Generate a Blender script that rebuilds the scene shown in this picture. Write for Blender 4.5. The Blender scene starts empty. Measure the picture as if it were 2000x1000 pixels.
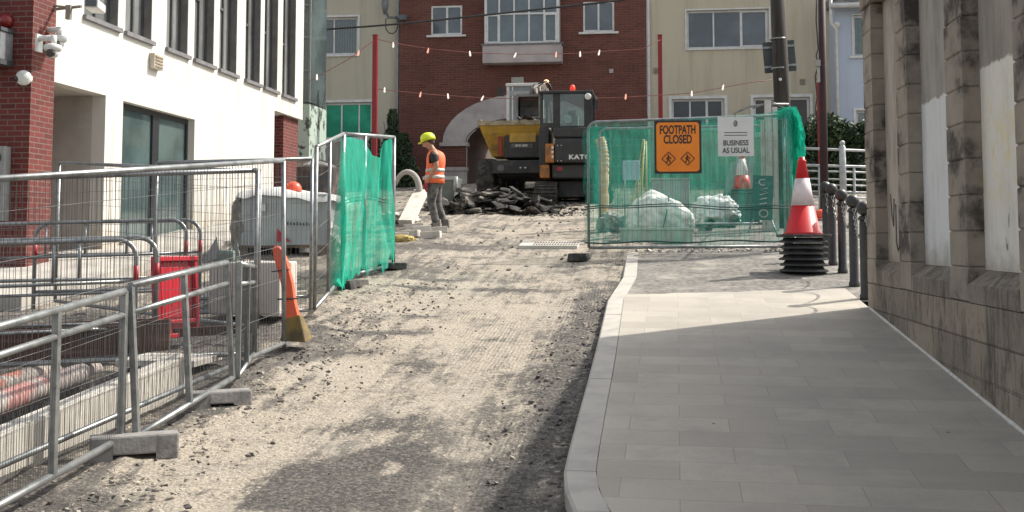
import bpy, bmesh, math, random
from mathutils import Vector, Matrix, noise
R=math.radians
random.seed(7)
sc=bpy.context.scene
COL=sc.collection
# ------------------------------------------------------------------ camera
F=2100.; PITCH=R(4); YAW=math.atan(.127*math.cos(PITCH)); H=1.82; S=.103
CY=468-F*math.tan(PITCH)
cd=bpy.data.cameras.new('camera'); cam=bpy.data.objects.new('camera',cd); COL.objects.link(cam)
cam.location=(0,0,H); cam.rotation_euler=(R(90)+PITCH,0,YAW)
cd.sensor_width=36; cd.lens=F/2000*36; cd.shift_y=-(500-CY)/2000; cd.clip_start=.05; cd.clip_end=2000
sc.camera=cam
# ------------------------------------------------------------------ light
SUN=Vector((.9,.6,1.16)).normalized()
w=bpy.data.worlds.new('World'); sc.world=w; w.use_nodes=True
nt=w.node_tree; nt.nodes.clear()
sky=nt.nodes.new('ShaderNodeTexSky'); sky.sky_type='NISHITA'; sky.sun_disc=False
sky.sun_elevation=math.asin(SUN.z); sky.sun_rotation=math.atan2(SUN.x,SUN.y); sky.air_density=1.0; sky.dust_density=3.0; sky.ozone_density=.6
bg=nt.nodes.new('ShaderNodeBackground'); bg.inputs[1].default_value=.15
wo=nt.nodes.new('ShaderNodeOutputWorld'); hs=nt.nodes.new('ShaderNodeHueSaturation'); hs.inputs['Saturation'].default_value=.32; nt.links.new(sky.outputs[0],hs.inputs['Color']); nt.links.new(hs.outputs[0],bg.inputs[0]); nt.links.new(bg.outputs[0],wo.inputs[0])
sl=bpy.data.lights.new('sun','SUN'); sl.energy=3.75; sl.angle=R(.6); sl.color=(1,.94,.84)
so=bpy.data.objects.new('sun',sl); COL.objects.link(so); so.rotation_euler=SUN.to_track_quat('Z','Y').to_euler(); so.location=(20,10,30)
sc.view_settings.view_transform='Standard'; sc.view_settings.look='None'; sc.view_settings.exposure=.66; sc.view_settings.gamma=1
sc.cycles.max_bounces=8; sc.cycles.transparent_max_bounces=24
# ------------------------------------------------------------------ pixel helpers (measurements off the photograph)
sa,ca,sp,cp=math.sin(YAW),math.cos(YAW),math.sin(PITCH),math.cos(PITCH)
def ray(px,py):
    a=(px-1000)/F; b=(CY-py)/F
    return Vector((-sa*cp,ca*cp,sp))+a*Vector((ca,sa,0))+b*Vector((sa*sp,-ca*sp,cp))
def G(px,py,h=0):
    d=ray(px,py); t=(H-h)/(S*d.y-d.z); return Vector((0,0,H))+t*d
def AX(px,py,X): d=ray(px,py); return Vector((0,0,H))+d*(X/d.x)
def AY(px,py,Y): d=ray(px,py); return Vector((0,0,H))+d*(Y/d.y)
def sstep(a,b,x):
    t=max(0,min(1,(x-a)/(b-a))); return t*t*(3-2*t)
def drop(y): return .12-.1*sstep(12,17,y)
def rz(x,y): return S*y-drop(y)
# ------------------------------------------------------------------ objects
def tag(o,label=None,cat=None,group=None,kind=None):
    if label: o['label']=label
    if cat: o['category']=cat
    if group: o['group']=group
    if kind: o['kind']=kind
    return o
def thing(name,label,cat,loc=(0,0,0),rz_=0,group=None,rot=None):
    o=bpy.data.objects.new(name,None); COL.objects.link(o); o.location=loc
    o.rotation_euler=rot if rot else (0,0,rz_); o.empty_display_size=.2
    return tag(o,label,cat,group)
def copy_tree(o,parent=None):
    c=o.copy(); COL.objects.link(c)
    if parent: c.parent=parent
    for ch in list(o.children): copy_tree(ch,c)
    return c
class Pl:
    """a vertical plane: u along it, d outwards"""
    def __init__(s,o,u,n): s.o=Vector(o); s.u=Vector(u); s.n=Vector(n)
    def __call__(s,u,z,d=0): return s.o+s.u*u+s.n*d+Vector((0,0,z))
class MB:
    def __init__(s): s.bm=bmesh.new()
    def face(s,pts,smooth=False):
        f=s.bm.faces.new([s.bm.verts.new(p) for p in pts]); f.smooth=smooth; return s
    def hexa(s,p):
        v=[s.bm.verts.new(q) for q in p]
        for f in ((3,2,1,0),(4,5,6,7),(0,1,5,4),(1,2,6,5),(2,3,7,6),(3,0,4,7)): s.bm.faces.new([v[i] for i in f])
        return s
    def box(s,x0,x1,y0,y1,z0,z1,M=None,tx=0,ty=0):
        p=[(x0,y0,z0),(x1,y0,z0),(x1,y1,z0),(x0,y1,z0),(x0+tx,y0+ty,z1),(x1-tx,y0+ty,z1),(x1-tx,y1-ty,z1),(x0+tx,y1-ty,z1)]
        p=[Vector(q) for q in p]
        if M: p=[M@q for q in p]
        return s.hexa(p)
    def pbox(s,pl,u0,u1,z0,z1,d0,d1):
        return s.hexa([pl(u0,z0,d1),pl(u1,z0,d1),pl(u1,z0,d0),pl(u0,z0,d0),pl(u0,z1,d1),pl(u1,z1,d1),pl(u1,z1,d0),pl(u0,z1,d0)])
    def tube(s,pts,r,n=8,cap=True,r2=None,flat=1):
        pts=[Vector(p) for p in pts]; k=len(pts); rings=[]; prev=None
        for i,p in enumerate(pts):
            t=(pts[min(i+1,k-1)]-pts[max(i-1,0)]).normalized()
            if prev is None:
                a=Vector((0,0,1)) if abs(t.z)<.9 else Vector((1,0,0))
                x=t.cross(a).normalized()
            else:
                x=(prev-t*prev.dot(t)).normalized()
            prev=x; y=t.cross(x)
            rr=r if r2 is None else r+(r2-r)*i/(k-1)
            if isinstance(r,(list,tuple)): rr=r[i]
            rings.append([s.bm.verts.new(p+x*rr*math.cos(2*math.pi*j/n)+y*rr*flat*math.sin(2*math.pi*j/n)) for j in range(n)])
        for a,b in zip(rings,rings[1:]):
            for j in range(n):
                f=s.bm.faces.new((a[j],a[(j+1)%n],b[(j+1)%n],b[j])); f.smooth=n>4
        if cap:
            s.bm.faces.new(rings[0][::-1]); s.bm.faces.new(rings[-1])
        return s
    def lathe(s,prof,c=(0,0,0),n=24,M=None):
        c=Vector(c); rings=[]
        for r,z in prof:
            ring=[]
            for j in range(n):
                q=Vector((max(r,1e-4)*math.cos(2*math.pi*j/n),max(r,1e-4)*math.sin(2*math.pi*j/n),z))
                if M: q=M@q
                ring.append(s.bm.verts.new(c+q))
            rings.append(ring)
        for a,b in zip(rings,rings[1:]):
            for j in range(n):
                f=s.bm.faces.new((a[j],a[(j+1)%n],b[(j+1)%n],b[j])); f.smooth=True
        s.bm.faces.new(rings[0][::-1]); s.bm.faces.new(rings[-1])
        return s
    def prism(s,poly,d0,d1,f):
        """poly of (a,b); f(a,b,d)->point"""
        A=[s.bm.verts.new(f(a,b,d0)) for a,b in poly]; B=[s.bm.verts.new(f(a,b,d1)) for a,b in poly]
        s.bm.faces.new(A[::-1]); s.bm.faces.new(B)
        n=len(poly)
        for i in range(n): s.bm.faces.new((A[i],A[(i+1)%n],B[(i+1)%n],B[i]))
        return s
    def ell(s,c,r,n=12,m=8,M=None):
        prof=[(math.sin(math.pi*i/m),-math.cos(math.pi*i/m)) for i in range(m+1)]
        K=Matrix.Diagonal((r[0],r[1],r[2])).to_3x3()
        if M: K=M@K
        return s.lathe(prof,c,n,K)
    def chunk(s,c,r,seed,npt=14,M=None):
        rr=random.Random(seed); b=bmesh.new()
        for i in range(npt):
            v=Vector((rr.gauss(0,1),rr.gauss(0,1),rr.gauss(0,1))).normalized()
            q=Vector((v.x*r[0],v.y*r[1],max(-.7,min(.7,v.z))*r[2]))*rr.uniform(.75,1.1)
            if M: q=M@q
            b.verts.new(q+Vector(c))
        h=bmesh.ops.convex_hull(b,input=b.verts)
        mp={}
        for f in b.faces:
            vs=[]
            for v in f.verts:
                if v not in mp: mp[v]=s.bm.verts.new(v.co)
                vs.append(mp[v])
            s.bm.faces.new(vs)
        b.free(); return s
    def wall(s,pl,u0,u1,z0,z1,th,holes,d=0):
        us=sorted({u0,u1}|{h[0] for h in holes}|{h[1] for h in holes}); zs=sorted({z0,z1}|{h[2] for h in holes}|{h[3] for h in holes})
        us=[u for u in us if u0<=u<=u1]; zs=[z for z in zs if z0<=z<=z1]
        for a,b in zip(us,us[1:]):
            for c,e in zip(zs,zs[1:]):
                mu,mz=(a+b)/2,(c+e)/2
                if any(h[0]<mu<h[1] and h[2]<mz<h[3] for h in holes): continue
                s.face([pl(a,c,d),pl(b,c,d),pl(b,e,d),pl(a,e,d)]); s.face([pl(b,c,d-th),pl(a,c,d-th),pl(a,e,d-th),pl(b,e,d-th)])
        for a,b,c,e in list(holes)+[(u0,u1,z0,z1)]:
            for p,q in (((a,c),(a,e)),((a,e),(b,e)),((b,e),(b,c)),((b,c),(a,c))):
                s.face([pl(p[0],p[1],d),pl(q[0],q[1],d),pl(q[0],q[1],d-th),pl(p[0],p[1],d-th)])
        return s
    def part(s,name,m,parent=None,local=False,bevel=0,merge=True,fix=True):
        if merge: bmesh.ops.remove_doubles(s.bm,verts=s.bm.verts,dist=1e-5)
        if fix: bmesh.ops.recalc_face_normals(s.bm,faces=s.bm.faces)
        me=bpy.data.meshes.new(name)
        if parent is not None and not local:
            off=Vector(parent.location)
            pp=parent.parent
            while pp is not None: off+=Vector(pp.location); pp=pp.parent
            for v in s.bm.verts: v.co-=off
        s.bm.to_mesh(me); s.bm.free()
        o=bpy.data.objects.new(name,me); COL.objects.link(o)
        if m: me.materials.append(m)
        if parent is not None: o.parent=parent
        if bevel:
            b=o.modifiers.new('bevel','BEVEL'); b.width=bevel; b.segments=2; b.limit_method='ANGLE'; b.angle_limit=R(40)
        return o
def skin(name,chains,m,parent,sub=2,xf=None):
    """chains: list of (points with radius, parent index or None) -> one smooth surface"""
    verts=[];rad=[];edges=[]
    for ch,att in chains:
        prev=att
        for p in ch:
            verts.append(Vector(p[:3])); rad.append(p[3] if len(p)==4 else (p[3],p[4]))
            if prev is not None: edges.append((prev,len(verts)-1))
            prev=len(verts)-1
    me=bpy.data.meshes.new(name); me.from_pydata([xf(v) if xf else v for v in verts],edges,[])
    o=bpy.data.objects.new(name,me); COL.objects.link(o)
    md=o.modifiers.new('s','SKIN'); md.use_smooth_shade=True
    o.modifiers.new('b','SUBSURF').levels=sub
    for i,r in enumerate(rad):
        sv=me.skin_vertices[0].data[i]; sv.radius=(r,r) if not isinstance(r,tuple) else r; sv.use_root=(i==0)
    dg=bpy.context.evaluated_depsgraph_get(); dg.update()
    nm=bpy.data.meshes.new_from_object(o.evaluated_get(dg)); o.modifiers.clear(); o.data=nm; nm.name=name
    for p in nm.polygons: p.use_smooth=True
    nm.materials.clear(); nm.materials.append(m)
    if parent is not None: o.parent=parent
    return o
def text(name,s,size,M,m,parent,ext=.002,bold=0,align='CENTER',sx=1,spacing=1):
    c=bpy.data.curves.new(name,'FONT'); c.body=s; c.size=size; c.extrude=ext; c.offset=bold; c.align_x=align; c.align_y='CENTER'; c.space_character=spacing
    t=bpy.data.objects.new('tmp',c); COL.objects.link(t)
    dg=bpy.context.evaluated_depsgraph_get(); dg.update()
    me=bpy.data.meshes.new_from_object(t.evaluated_get(dg)); bpy.data.objects.remove(t); bpy.data.curves.remove(c)
    me.transform(Matrix.Diagonal((sx,1,1,1))); me.name=name; me.materials.clear(); me.materials.append(m)
    o=bpy.data.objects.new(name,me); COL.objects.link(o); o.parent=parent; o.matrix_local=M
    return o
# ------------------------------------------------------------------ materials
def L(nt,a,b): nt.links.new(a,b)
def base_mat(name):
    m=bpy.data.materials.new(name); m.use_nodes=True; n=m.node_tree; b=n.nodes['Principled BSDF']; return m,n,b
def noise_n(n,vec,scale,detail=6,rough=.6,dist=0):
    t=n.nodes.new('ShaderNodeTexNoise'); t.inputs['Scale'].default_value=scale; t.inputs['Detail'].default_value=detail; t.inputs['Roughness'].default_value=rough; t.inputs['Distortion'].default_value=dist
    if vec is not None: L(n,vec,t.inputs['Vector'])
    return t.outputs['Fac']
def ramp(n,fac,a,b,lo=0,hi=1):
    r=n.nodes.new('ShaderNodeMapRange'); L(n,fac,r.inputs[0]); r.inputs[1].default_value=a; r.inputs[2].default_value=b; r.inputs[3].default_value=lo; r.inputs[4].default_value=hi; r.interpolation_type='SMOOTHSTEP'; return r.outputs[0]
def mixc(n,f,a,b,typ='MIX'):
    x=n.nodes.new('ShaderNodeMix'); x.data_type='RGBA'; x.blend_type=typ
    for k,v in ((0,f),(6,a),(7,b)):
        if isinstance(v,(int,float)): x.inputs[k].default_value=v
        elif isinstance(v,tuple): x.inputs[k].default_value=(*v,1) if len(v)==3 else v
        else: L(n,v,x.inputs[k])
    return x.outputs[2]
def mth(n,op,a,b=None,c=None):
    x=n.nodes.new('ShaderNodeMath'); x.operation=op
    for i,v in enumerate((a,b,c)):
        if v is None: continue
        if isinstance(v,(int,float)): x.inputs[i].default_value=v
        else: L(n,v,x.inputs[i])
    return x.outputs[0]
def bump(n,b,h,st,dist=.01):
    x=n.nodes.new('ShaderNodeBump'); x.inputs['Strength'].default_value=st; x.inputs['Distance'].default_value=dist; L(n,h,x.inputs['Height']); L(n,x.outputs[0],b.inputs['Normal'])
def coords(n,stretch=None,world=False):
    if world: g=n.nodes.new('ShaderNodeNewGeometry'); v=g.outputs['Position']
    else: t=n.nodes.new('ShaderNodeTexCoord'); v=t.outputs['Object']
    if stretch:
        mp=n.nodes.new('ShaderNodeMapping'); mp.inputs['Scale'].default_value=stretch; L(n,v,mp.inputs[0]); v=mp.outputs[0]
    return v
def mat(name,c,c2=None,s=6,r=.7,b=0,bs=40,m=0,stretch=None,lo=.35,hi=.7,c3=None,s3=1.2,lo3=.5,hi3=.75,spec=.5,world=False,coat=0):
    M_,n,p=base_mat(name); c2=c2 or tuple(x*.75 for x in c)
    v=coords(n,stretch,world)
    col=mixc(n,ramp(n,noise_n(n,v,s),lo,hi),c,c2)
    if c3: col=mixc(n,ramp(n,noise_n(n,v,s3,5,.65),lo3,hi3),col,c3)
    L(n,col,p.inputs['Base Color']); p.inputs['Roughness'].default_value=r; p.inputs['Metallic'].default_value=m
    p.inputs['Specular IOR Level'].default_value=spec; p.inputs['Coat Weight'].default_value=coat
    if b: bump(n,p,noise_n(n,v,bs,4),b)
    return M_
def brick_mat(name,c,c2,mortar,bw=.225,rh=.075,mw=.012,wash=None):
    M_,n,p=base_mat(name)
    g=n.nodes.new('ShaderNodeNewGeometry'); sx=n.nodes.new('ShaderNodeSeparateXYZ'); L(n,g.outputs['Position'],sx.inputs[0])
    cb=n.nodes.new('ShaderNodeCombineXYZ'); L(n,mth(n,'ADD',sx.outputs[0],sx.outputs[1]),cb.inputs[0]); L(n,sx.outputs[2],cb.inputs[1])
    t=n.nodes.new('ShaderNodeTexBrick'); L(n,cb.outputs[0],t.inputs['Vector'])
    t.inputs['Scale'].default_value=1; t.inputs['Brick Width'].default_value=bw; t.inputs['Row Height'].default_value=rh; t.inputs['Mortar Size'].default_value=mw; t.inputs['Mortar Smooth'].default_value=.2; t.inputs['Bias'].default_value=-.1
    t.inputs['Color1'].default_value=(*c,1); t.inputs['Color2'].default_value=(*c2,1); t.inputs['Mortar'].default_value=(*mortar,1)
    nz=noise_n(n,g.outputs['Position'],1.3,6,.65)
    col=mixc(n,ramp(n,nz,.4,.7,0,.45),t.outputs[0],tuple(x*.5 for x in c))
    if wash: col=mixc(n,ramp(n,noise_n(n,coords(n,(1,1,7),True),1.5,5),.58,.8,0,.6),col,wash)
    L(n,col,p.inputs['Base Color']); p.inputs['Roughness'].default_value=.85
    bump(n,p,mth(n,'MULTIPLY',t.outputs['Fac'],-1),.6,.008)
    return M_
def render_wall(name,c,dirt,z0,amt=.5,streaks=.35,fine=.1):
    """painted render with rain streaks and splash dirt near the ground line z=S*y+z0"""
    M_,n,p=base_mat(name)
    v=coords(n,None,True); sx=n.nodes.new('ShaderNodeSeparateXYZ'); L(n,v,sx.inputs[0])
    st=noise_n(n,coords(n,(2.2,2.2,.16),True),1.6,6,.65)
    col=mixc(n,ramp(n,st,.46,.74,0,streaks),c,dirt)
    col=mixc(n,ramp(n,noise_n(n,coords(n,(5,5,.2),True),2.1,5,.6),.56,.7,0,streaks*.6),col,tuple(x*.8 for x in c))
    big=noise_n(n,v,.9,6,.65); col=mixc(n,ramp(n,big,.5,.8,0,.3),col,tuple(x*.8 for x in c))
    hgt=mth(n,'SUBTRACT',sx.outputs[2],mth(n,'MULTIPLY_ADD',sx.outputs[1],S,z0))
    nz=noise_n(n,coords(n,(3,3,.8),True),2.5,6,.7)
    low=ramp(n,mth(n,'ADD',hgt,mth(n,'MULTIPLY',nz,-1.8)),-1.0,-.1,amt,0)
    col=mixc(n,low,col,dirt)
    L(n,col,p.inputs['Base Color']); p.inputs['Roughness'].default_value=.85
    bump(n,p,noise_n(n,v,60,4),fine*2,.004)
    return M_
def glass(name,c=(.02,.028,.03),r=.04,spec=.9,var=.0):
    M_,n,p=base_mat(name)
    v=coords(n,None,True)
    L(n,mixc(n,ramp(n,noise_n(n,v,.8,4),.35,.7),c,tuple(x*1.8+.01 for x in c)),p.inputs['Base Color'])
    p.inputs['Roughness'].default_value=r; p.inputs['Specular IOR Level'].default_value=spec
    bump(n,p,noise_n(n,v,1.2,2),.05,.05)
    return M_
def clear_glass(name,f=.35):
    m=bpy.data.materials.new(name); m.use_nodes=True; n=m.node_tree; n.nodes.clear()
    o=n.nodes.new('ShaderNodeOutputMaterial'); t=n.nodes.new('ShaderNodeBsdfTransparent'); t.inputs[0].default_value=(.75,.82,.8,1)
    g=n.nodes.new('ShaderNodeBsdfGlossy'); g.inputs['Roughness'].default_value=.04; x=n.nodes.new('ShaderNodeMixShader'); x.inputs[0].default_value=f
    L(n,t.outputs[0],x.inputs[1]); L(n,g.outputs[0],x.inputs[2]); L(n,x.outputs[0],o.inputs[0]); return m
def net_mat(name,c,op=.6):
    m=bpy.data.materials.new(name); m.use_nodes=True; n=m.node_tree; n.nodes.clear()
    o=n.nodes.new('ShaderNodeOutputMaterial'); t=n.nodes.new('ShaderNodeBsdfTransparent'); d=n.nodes.new('ShaderNodeBsdfDiffuse'); tr=n.nodes.new('ShaderNodeBsdfTranslucent')
    v=coords(n,(6,6,.7)); col=mixc(n,ramp(n,noise_n(n,v,2.2,5),.35,.7),c,tuple(x*.72 for x in c))
    L(n,col,d.inputs[0]); L(n,col,tr.inputs[0])
    a=n.nodes.new('ShaderNodeMixShader'); a.inputs[0].default_value=.5; L(n,d.outputs[0],a.inputs[1]); L(n,tr.outputs[0],a.inputs[2])
    x=n.nodes.new('ShaderNodeMixShader'); L(n,ramp(n,noise_n(n,v,3,5,.7),.3,.75,op-.1,min(1,op+.22)),x.inputs[0])
    L(n,t.outputs[0],x.inputs[1]); L(n,a.outputs[0],x.inputs[2]); L(n,x.outputs[0],o.inputs[0]); return m
def emis(name,c,e,base=None):
    m,n,p=base_mat(name); p.inputs['Base Color'].default_value=(*(base or c),1); p.inputs['Emission Color'].default_value=(*c,1); p.inputs['Emission Strength'].default_value=e; return m
galv=mat('galvanised',(.33,.34,.335),(.19,.2,.2),s=9,r=.42,m=.75,b=.1,c3=(.2,.16,.13),s3=3,lo3=.62,hi3=.8)
wire=mat('mesh_wire',(.2,.2,.2),(.1,.1,.1),s=4,r=.5,m=.5)
black=mat('black_plastic',(.022,.022,.024),(.05,.048,.045),s=7,r=.55,b=.1)
rubber=mat('rubber_dust',(.03,.03,.03),(.12,.11,.1),s=8,r=.9,b=.3)
white_pl=mat('white_plastic',(.72,.72,.7),(.6,.6,.57),s=9,r=.45)
upvc=mat('upvc',(.68,.68,.66),(.55,.55,.53),s=5,r=.4)
conc=mat('concrete',(.5,.47,.42),(.34,.32,.29),s=9,r=.9,b=.3,c3=(.18,.17,.15),s3=3)
block_m=mat('weight_block',(.26,.25,.24),(.15,.145,.14),s=7,r=.92,b=.4,c3=(.4,.37,.33),s3=4)
dark_gl=glass('dark_glass'); 
# ------------------------------------------------------------------ ground
def fbm(x,y,s): return noise.fractal((x*s,y*s,.3),1,2,5)
def dark(x,y):
    n1=fbm(x,y,.9); n2=fbm(x,y*1.0,3.1); n3=noise.noise((x*.35,y*3.2,5)); 
    v=.25+.3*n1+.2*n2+.10*noise.noise((x*1.2,y*5,8))
    v+=.10*sstep(10.5,13.5,y)*(1+1.5*n3)-.03
    # lighter machine-run lane left of the joint at x=-2.1, bounded by the gutter of loose planings
    lane=sstep(-2.95+.25*n1,-2.7+.25*n1,x)*(1-sstep(-2.13,-2.05,x))*(1-sstep(8.3,9.6,y))*sstep(4.4,5,y)
    v-=.30*lane
    v+=.62*(1-sstep(-3.0+.3*n1,-2.35+.5*n1,x))*(1-.75*sstep(9.5,12,y))
    pt=sstep(-2.25+.12*n2,-2.0+.12*n2,x)*(1-sstep(-.75,-.6,x))*sstep(5.36+.12*n2,5.5+.12*n2,y)*(1-sstep(6.15+.35*n2,6.45+.35*n2,y))
    v+=.10*sstep(-2.13,-2.07,x+.03*n2)*(1-sstep(8.2,10,y))+.12*(sstep(-2.16,-2.12,x+.03*n2)-sstep(-2.05,-2.0,x+.03*n2))*(1-sstep(7.5,8.5,y))
    v+=pt*(.80-.22*sstep(-1.5,-.9,x)+.15*n1)
    v-=.28*sstep(-1.2,-1.1,x+.1*n2)*(1-sstep(5.2,5.4,y+.2*n2))*(1-sstep(-.85,-.75,x))
    v+=.6*sstep(-.98+.18*n1,-.68+.18*n1,x)*(1-sstep(11,14.5,y)*.7)
    v+=.55*sstep(.2,.6,n3+.5*n1)*sstep(8.0,9.0,y)*(1-sstep(15,18,y))*(1-.6*sstep(-2.0,-.9,x))
    return v
def groove(x,y):
    g=.1+.9*sstep(-.1,.4,fbm(x+9,y*.4,.8))
    if x>-2.1: g*=1
    else: g*=.4
    return g*(1-sstep(12,16,y))*(sstep(-3.2,-2.8,x))
def arange(a,b,st):
    o=[];x=a
    while x<b-1e-6: o.append(x); x+=st
    return o
xs=arange(-30,-12,2)+arange(-12,-6,.2)+arange(-6,.0,.04)+arange(0,3.2,.2)+arange(3.2,14,.8)+[14]
ys=arange(1.5,3.5,.4)+arange(3.5,13,.04)+arange(13,20,.08)+arange(20,36.4,.3)+[36.4,38,44]
def trench(x,y):
    return -.42*sstep(-5.9,-5.6,x)*(1-sstep(-3.85,-3.7,x))*(1-sstep(7.9,8.2,y))
me=bpy.data.meshes.new('road'); V=[];Fc=[];D=[];Gv=[]
for y in ys:
    for x in xs:
        near=(x>-6.2 and x<.6)
        z=rz(x,y)+trench(x,y)
        loose=sstep(-1.05,-.7,x)*(1-sstep(-.1,.2,x))+ (1-sstep(-3.1,-2.7,x))*sstep(-7,-6,x)
        if near:
            z+=.010*fbm(x,y,2.2)+(.006+.03*loose)*max(0,fbm(x,y,7)) +.006*noise.noise((x*22,y*14,1))
            z+=.025*loose
        if y>36: z=S*36.3-.03
        V.append((x,y,z)); D.append(dark(x,y) if near or x<1 else .55); Gv.append(groove(x,y))
nx=len(xs)
for j in range(len(ys)-1):
    for i in range(nx-1): a=j*nx+i; Fc.append((a,a+1,a+1+nx,a+nx))
me.from_pydata(V,[],Fc)
for nm,dat in (('dk',D),('gr',Gv)):
    at=me.attributes.new(nm,'FLOAT','POINT'); at.data.foreach_set('value',dat)
for p in me.polygons: p.use_smooth=True
road=bpy.data.objects.new('road',me); COL.objects.link(road); tag(road,kind='structure')
m,n,p=base_mat('milled_road'); v=coords(n,None,True)
A1=n.nodes.new('ShaderNodeAttribute'); A1.attribute_name='dk'; A2=n.nodes.new('ShaderNodeAttribute'); A2.attribute_name='gr'
fine=noise_n(n,v,26,6,.75); mid=noise_n(n,coords(n,(1,.6,1),True),7,6,.7)
wv=n.nodes.new('ShaderNodeTexWave'); wv.bands_direction='X'; wv.inputs['Scale'].default_value=9; wv.inputs['Distortion'].default_value=2.2; wv.inputs['Detail'].default_value=4; wv.inputs['Detail Scale'].default_value=2.5; wv.inputs['Detail Roughness'].default_value=.75
L(n,coords(n,(1,.22,1),True),wv.inputs['Vector'])
gro=mth(n,'MULTIPLY',mth(n,'SUBTRACT',wv.outputs['Fac'],.5),A2.outputs['Fac'])
f=mth(n,'ADD',A1.outputs['Fac'],mth(n,'MULTIPLY',mth(n,'SUBTRACT',fine,.5),2.1))
f=mth(n,'ADD',f,mth(n,'MULTIPLY',mth(n,'SUBTRACT',mid,.5),1.9)); f=mth(n,'ADD',f,mth(n,'MULTIPLY',gro,-.16))
stk=noise_n(n,coords(n,(5,.28,1),True),1.6,6,.7); f=mth(n,'ADD',f,mth(n,'MULTIPLY',mth(n,'SUBTRACT',stk,.5),2.2))
brd=noise_n(n,coords(n,(.7,.9,1),True),1.1,4,.6,.6); f=mth(n,'ADD',f,mth(n,'MULTIPLY',mth(n,'SUBTRACT',brd,.47),1.1))
col=mixc(n,ramp(n,f,.12,.85),(.385,.335,.265),(.055,.05,.046))
col=mixc(n,ramp(n,noise_n(n,v,48,3,.8),.46,.62,0,.62),col,(.10,.088,.075))
col=mixc(n,ramp(n,noise_n(n,coords(n,(1,.5,1),True),13,5,.8),.5,.68,0,.5),col,(.11,.097,.083))
col=mixc(n,ramp(n,noise_n(n,coords(n,(.35,1.4,1),True),4,6,.75),.52,.66,0,.5),col,(.13,.115,.10))
col=mixc(n,ramp(n,noise_n(n,v,31,2,.8),.60,.70,0,.6),col,(.62,.55,.45))
col=mixc(n,ramp(n,noise_n(n,v,1.1,5),.45,.7,0,.35),col,(.40,.36,.30))
vo=n.nodes.new('ShaderNodeTexVoronoi'); vo.inputs['Scale'].default_value=42; L(n,v,vo.inputs['Vector'])
col=mixc(n,ramp(n,vo.outputs['Distance'],.12,.24,.8,0),col,mixc(n,ramp(n,noise_n(n,v,15,1),.42,.56),(.05,.045,.04),(.5,.46,.4)))
dkm=ramp(n,mth(n,'ADD',A1.outputs['Fac'],mth(n,'MULTIPLY_ADD',mth(n,'SUBTRACT',mid,.5),1.1,mth(n,'MULTIPLY',mth(n,'SUBTRACT',noise_n(n,v,19,5,.8),.5),1.2))),.58,.98,0,.9)
col=mixc(n,dkm,col,mixc(n,ramp(n,noise_n(n,v,34,3,.8),.44,.64),(.045,.041,.038),(.16,.145,.125)))
L(n,col,p.inputs['Base Color']); p.inputs['Roughness'].default_value=.92
hh=mth(n,'ADD',mth(n,'MULTIPLY',fine,1.0),mth(n,'ADD',mth(n,'MULTIPLY',vo.outputs['Distance'],.6),mth(n,'MULTIPLY',gro,.3)))
bump(n,p,hh,.75,.014); me.materials.append(m)
g=MB(); ys2=[-150,0,36.3,300]
for a,b in zip(ys2,ys2[1:]):
    za,zb=[S*max(-20,min(36.3,q))-.8 for q in (a,b)]
    g.face([(-250,a,za),(250,a,za),(250,b,zb),(-250,b,zb)])
tag(g.part('ground',mat('earth',(.2,.18,.15),s=2,r=.95)),kind='structure')
# pavement: slabs, kerb line follows the photo
def kx(y):   # outer kerb edge
    if y<5.9: return -.46+.16*((5.9-y)/.9)**1.9
    if y<11.8: return -.46+.02*sstep(6,9,y)
    return -.44+.12*sstep(11.8,13.0,y)
slab_edge=lambda x: 11.85+.62*(x+.3)/2.6     # where the paving stops and tarmac starts
def slab_mat():
    m,n,p=base_mat('paving_slabs'); v=coords(n,None,True)
    mp=n.nodes.new('ShaderNodeMapping'); mp.inputs['Rotation'].default_value=(0,0,R(1.5)); L(n,v,mp.inputs[0])
    t=n.nodes.new('ShaderNodeTexBrick'); L(n,mp.outputs[0],t.inputs['Vector']); t.offset=.5
    t.inputs['Scale'].default_value=1; t.inputs['Brick Width'].default_value=.6; t.inputs['Row Height'].default_value=.3; t.inputs['Mortar Size'].default_value=.003; t.inputs['Mortar Smooth'].default_value=.4; t.inputs['Bias'].default_value=0
    t.inputs['Color1'].default_value=(.44,.40,.335,1); t.inputs['Color2'].default_value=(.335,.305,.258,1); t.inputs['Mortar'].default_value=(.27,.245,.215,1)
    c=mixc(n,ramp(n,noise_n(n,v,1.4,6,.7),.40,.68,0,.6),t.outputs[0],(.28,.26,.23))
    c=mixc(n,ramp(n,noise_n(n,v,90,3,.8),.35,.7,0,.3),c,(.22,.21,.2))
    c=mixc(n,ramp(n,noise_n(n,coords(n,(.5,3,1),True),1.3,5,.6),.52,.75,0,.3),c,(.46,.42,.355))
    vo=n.nodes.new('ShaderNodeTexVoronoi'); vo.inputs['Scale'].default_value=2.6; L(n,v,vo.inputs['Vector'])
    c=mixc(n,ramp(n,vo.outputs['Distance'],.02,.04,.85,0),c,(.06,.055,.05))
    c=mixc(n,ramp(n,noise_n(n,v,3.3,7,.8,.5),.60,.72,0,.35),c,(.20,.18,.155))
    c=mixc(n,ramp(n,noise_n(n,v,.9,5,.6),.5,.72,0,.35),c,(.44,.40,.33))
    L(n,c,p.inputs['Base Color']); p.inputs['Roughness'].default_value=.78
    bump(n,p,mth(n,'ADD',mth(n,'MULTIPLY',t.outputs['Fac'],-1.0),mth(n,'MULTIPLY',noise_n(n,v,120,3),.3)),.5,.004)
    return m
KW=.17
g=MB(); yy=arange(1.5,12.6,.1)+[12.6]
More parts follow.
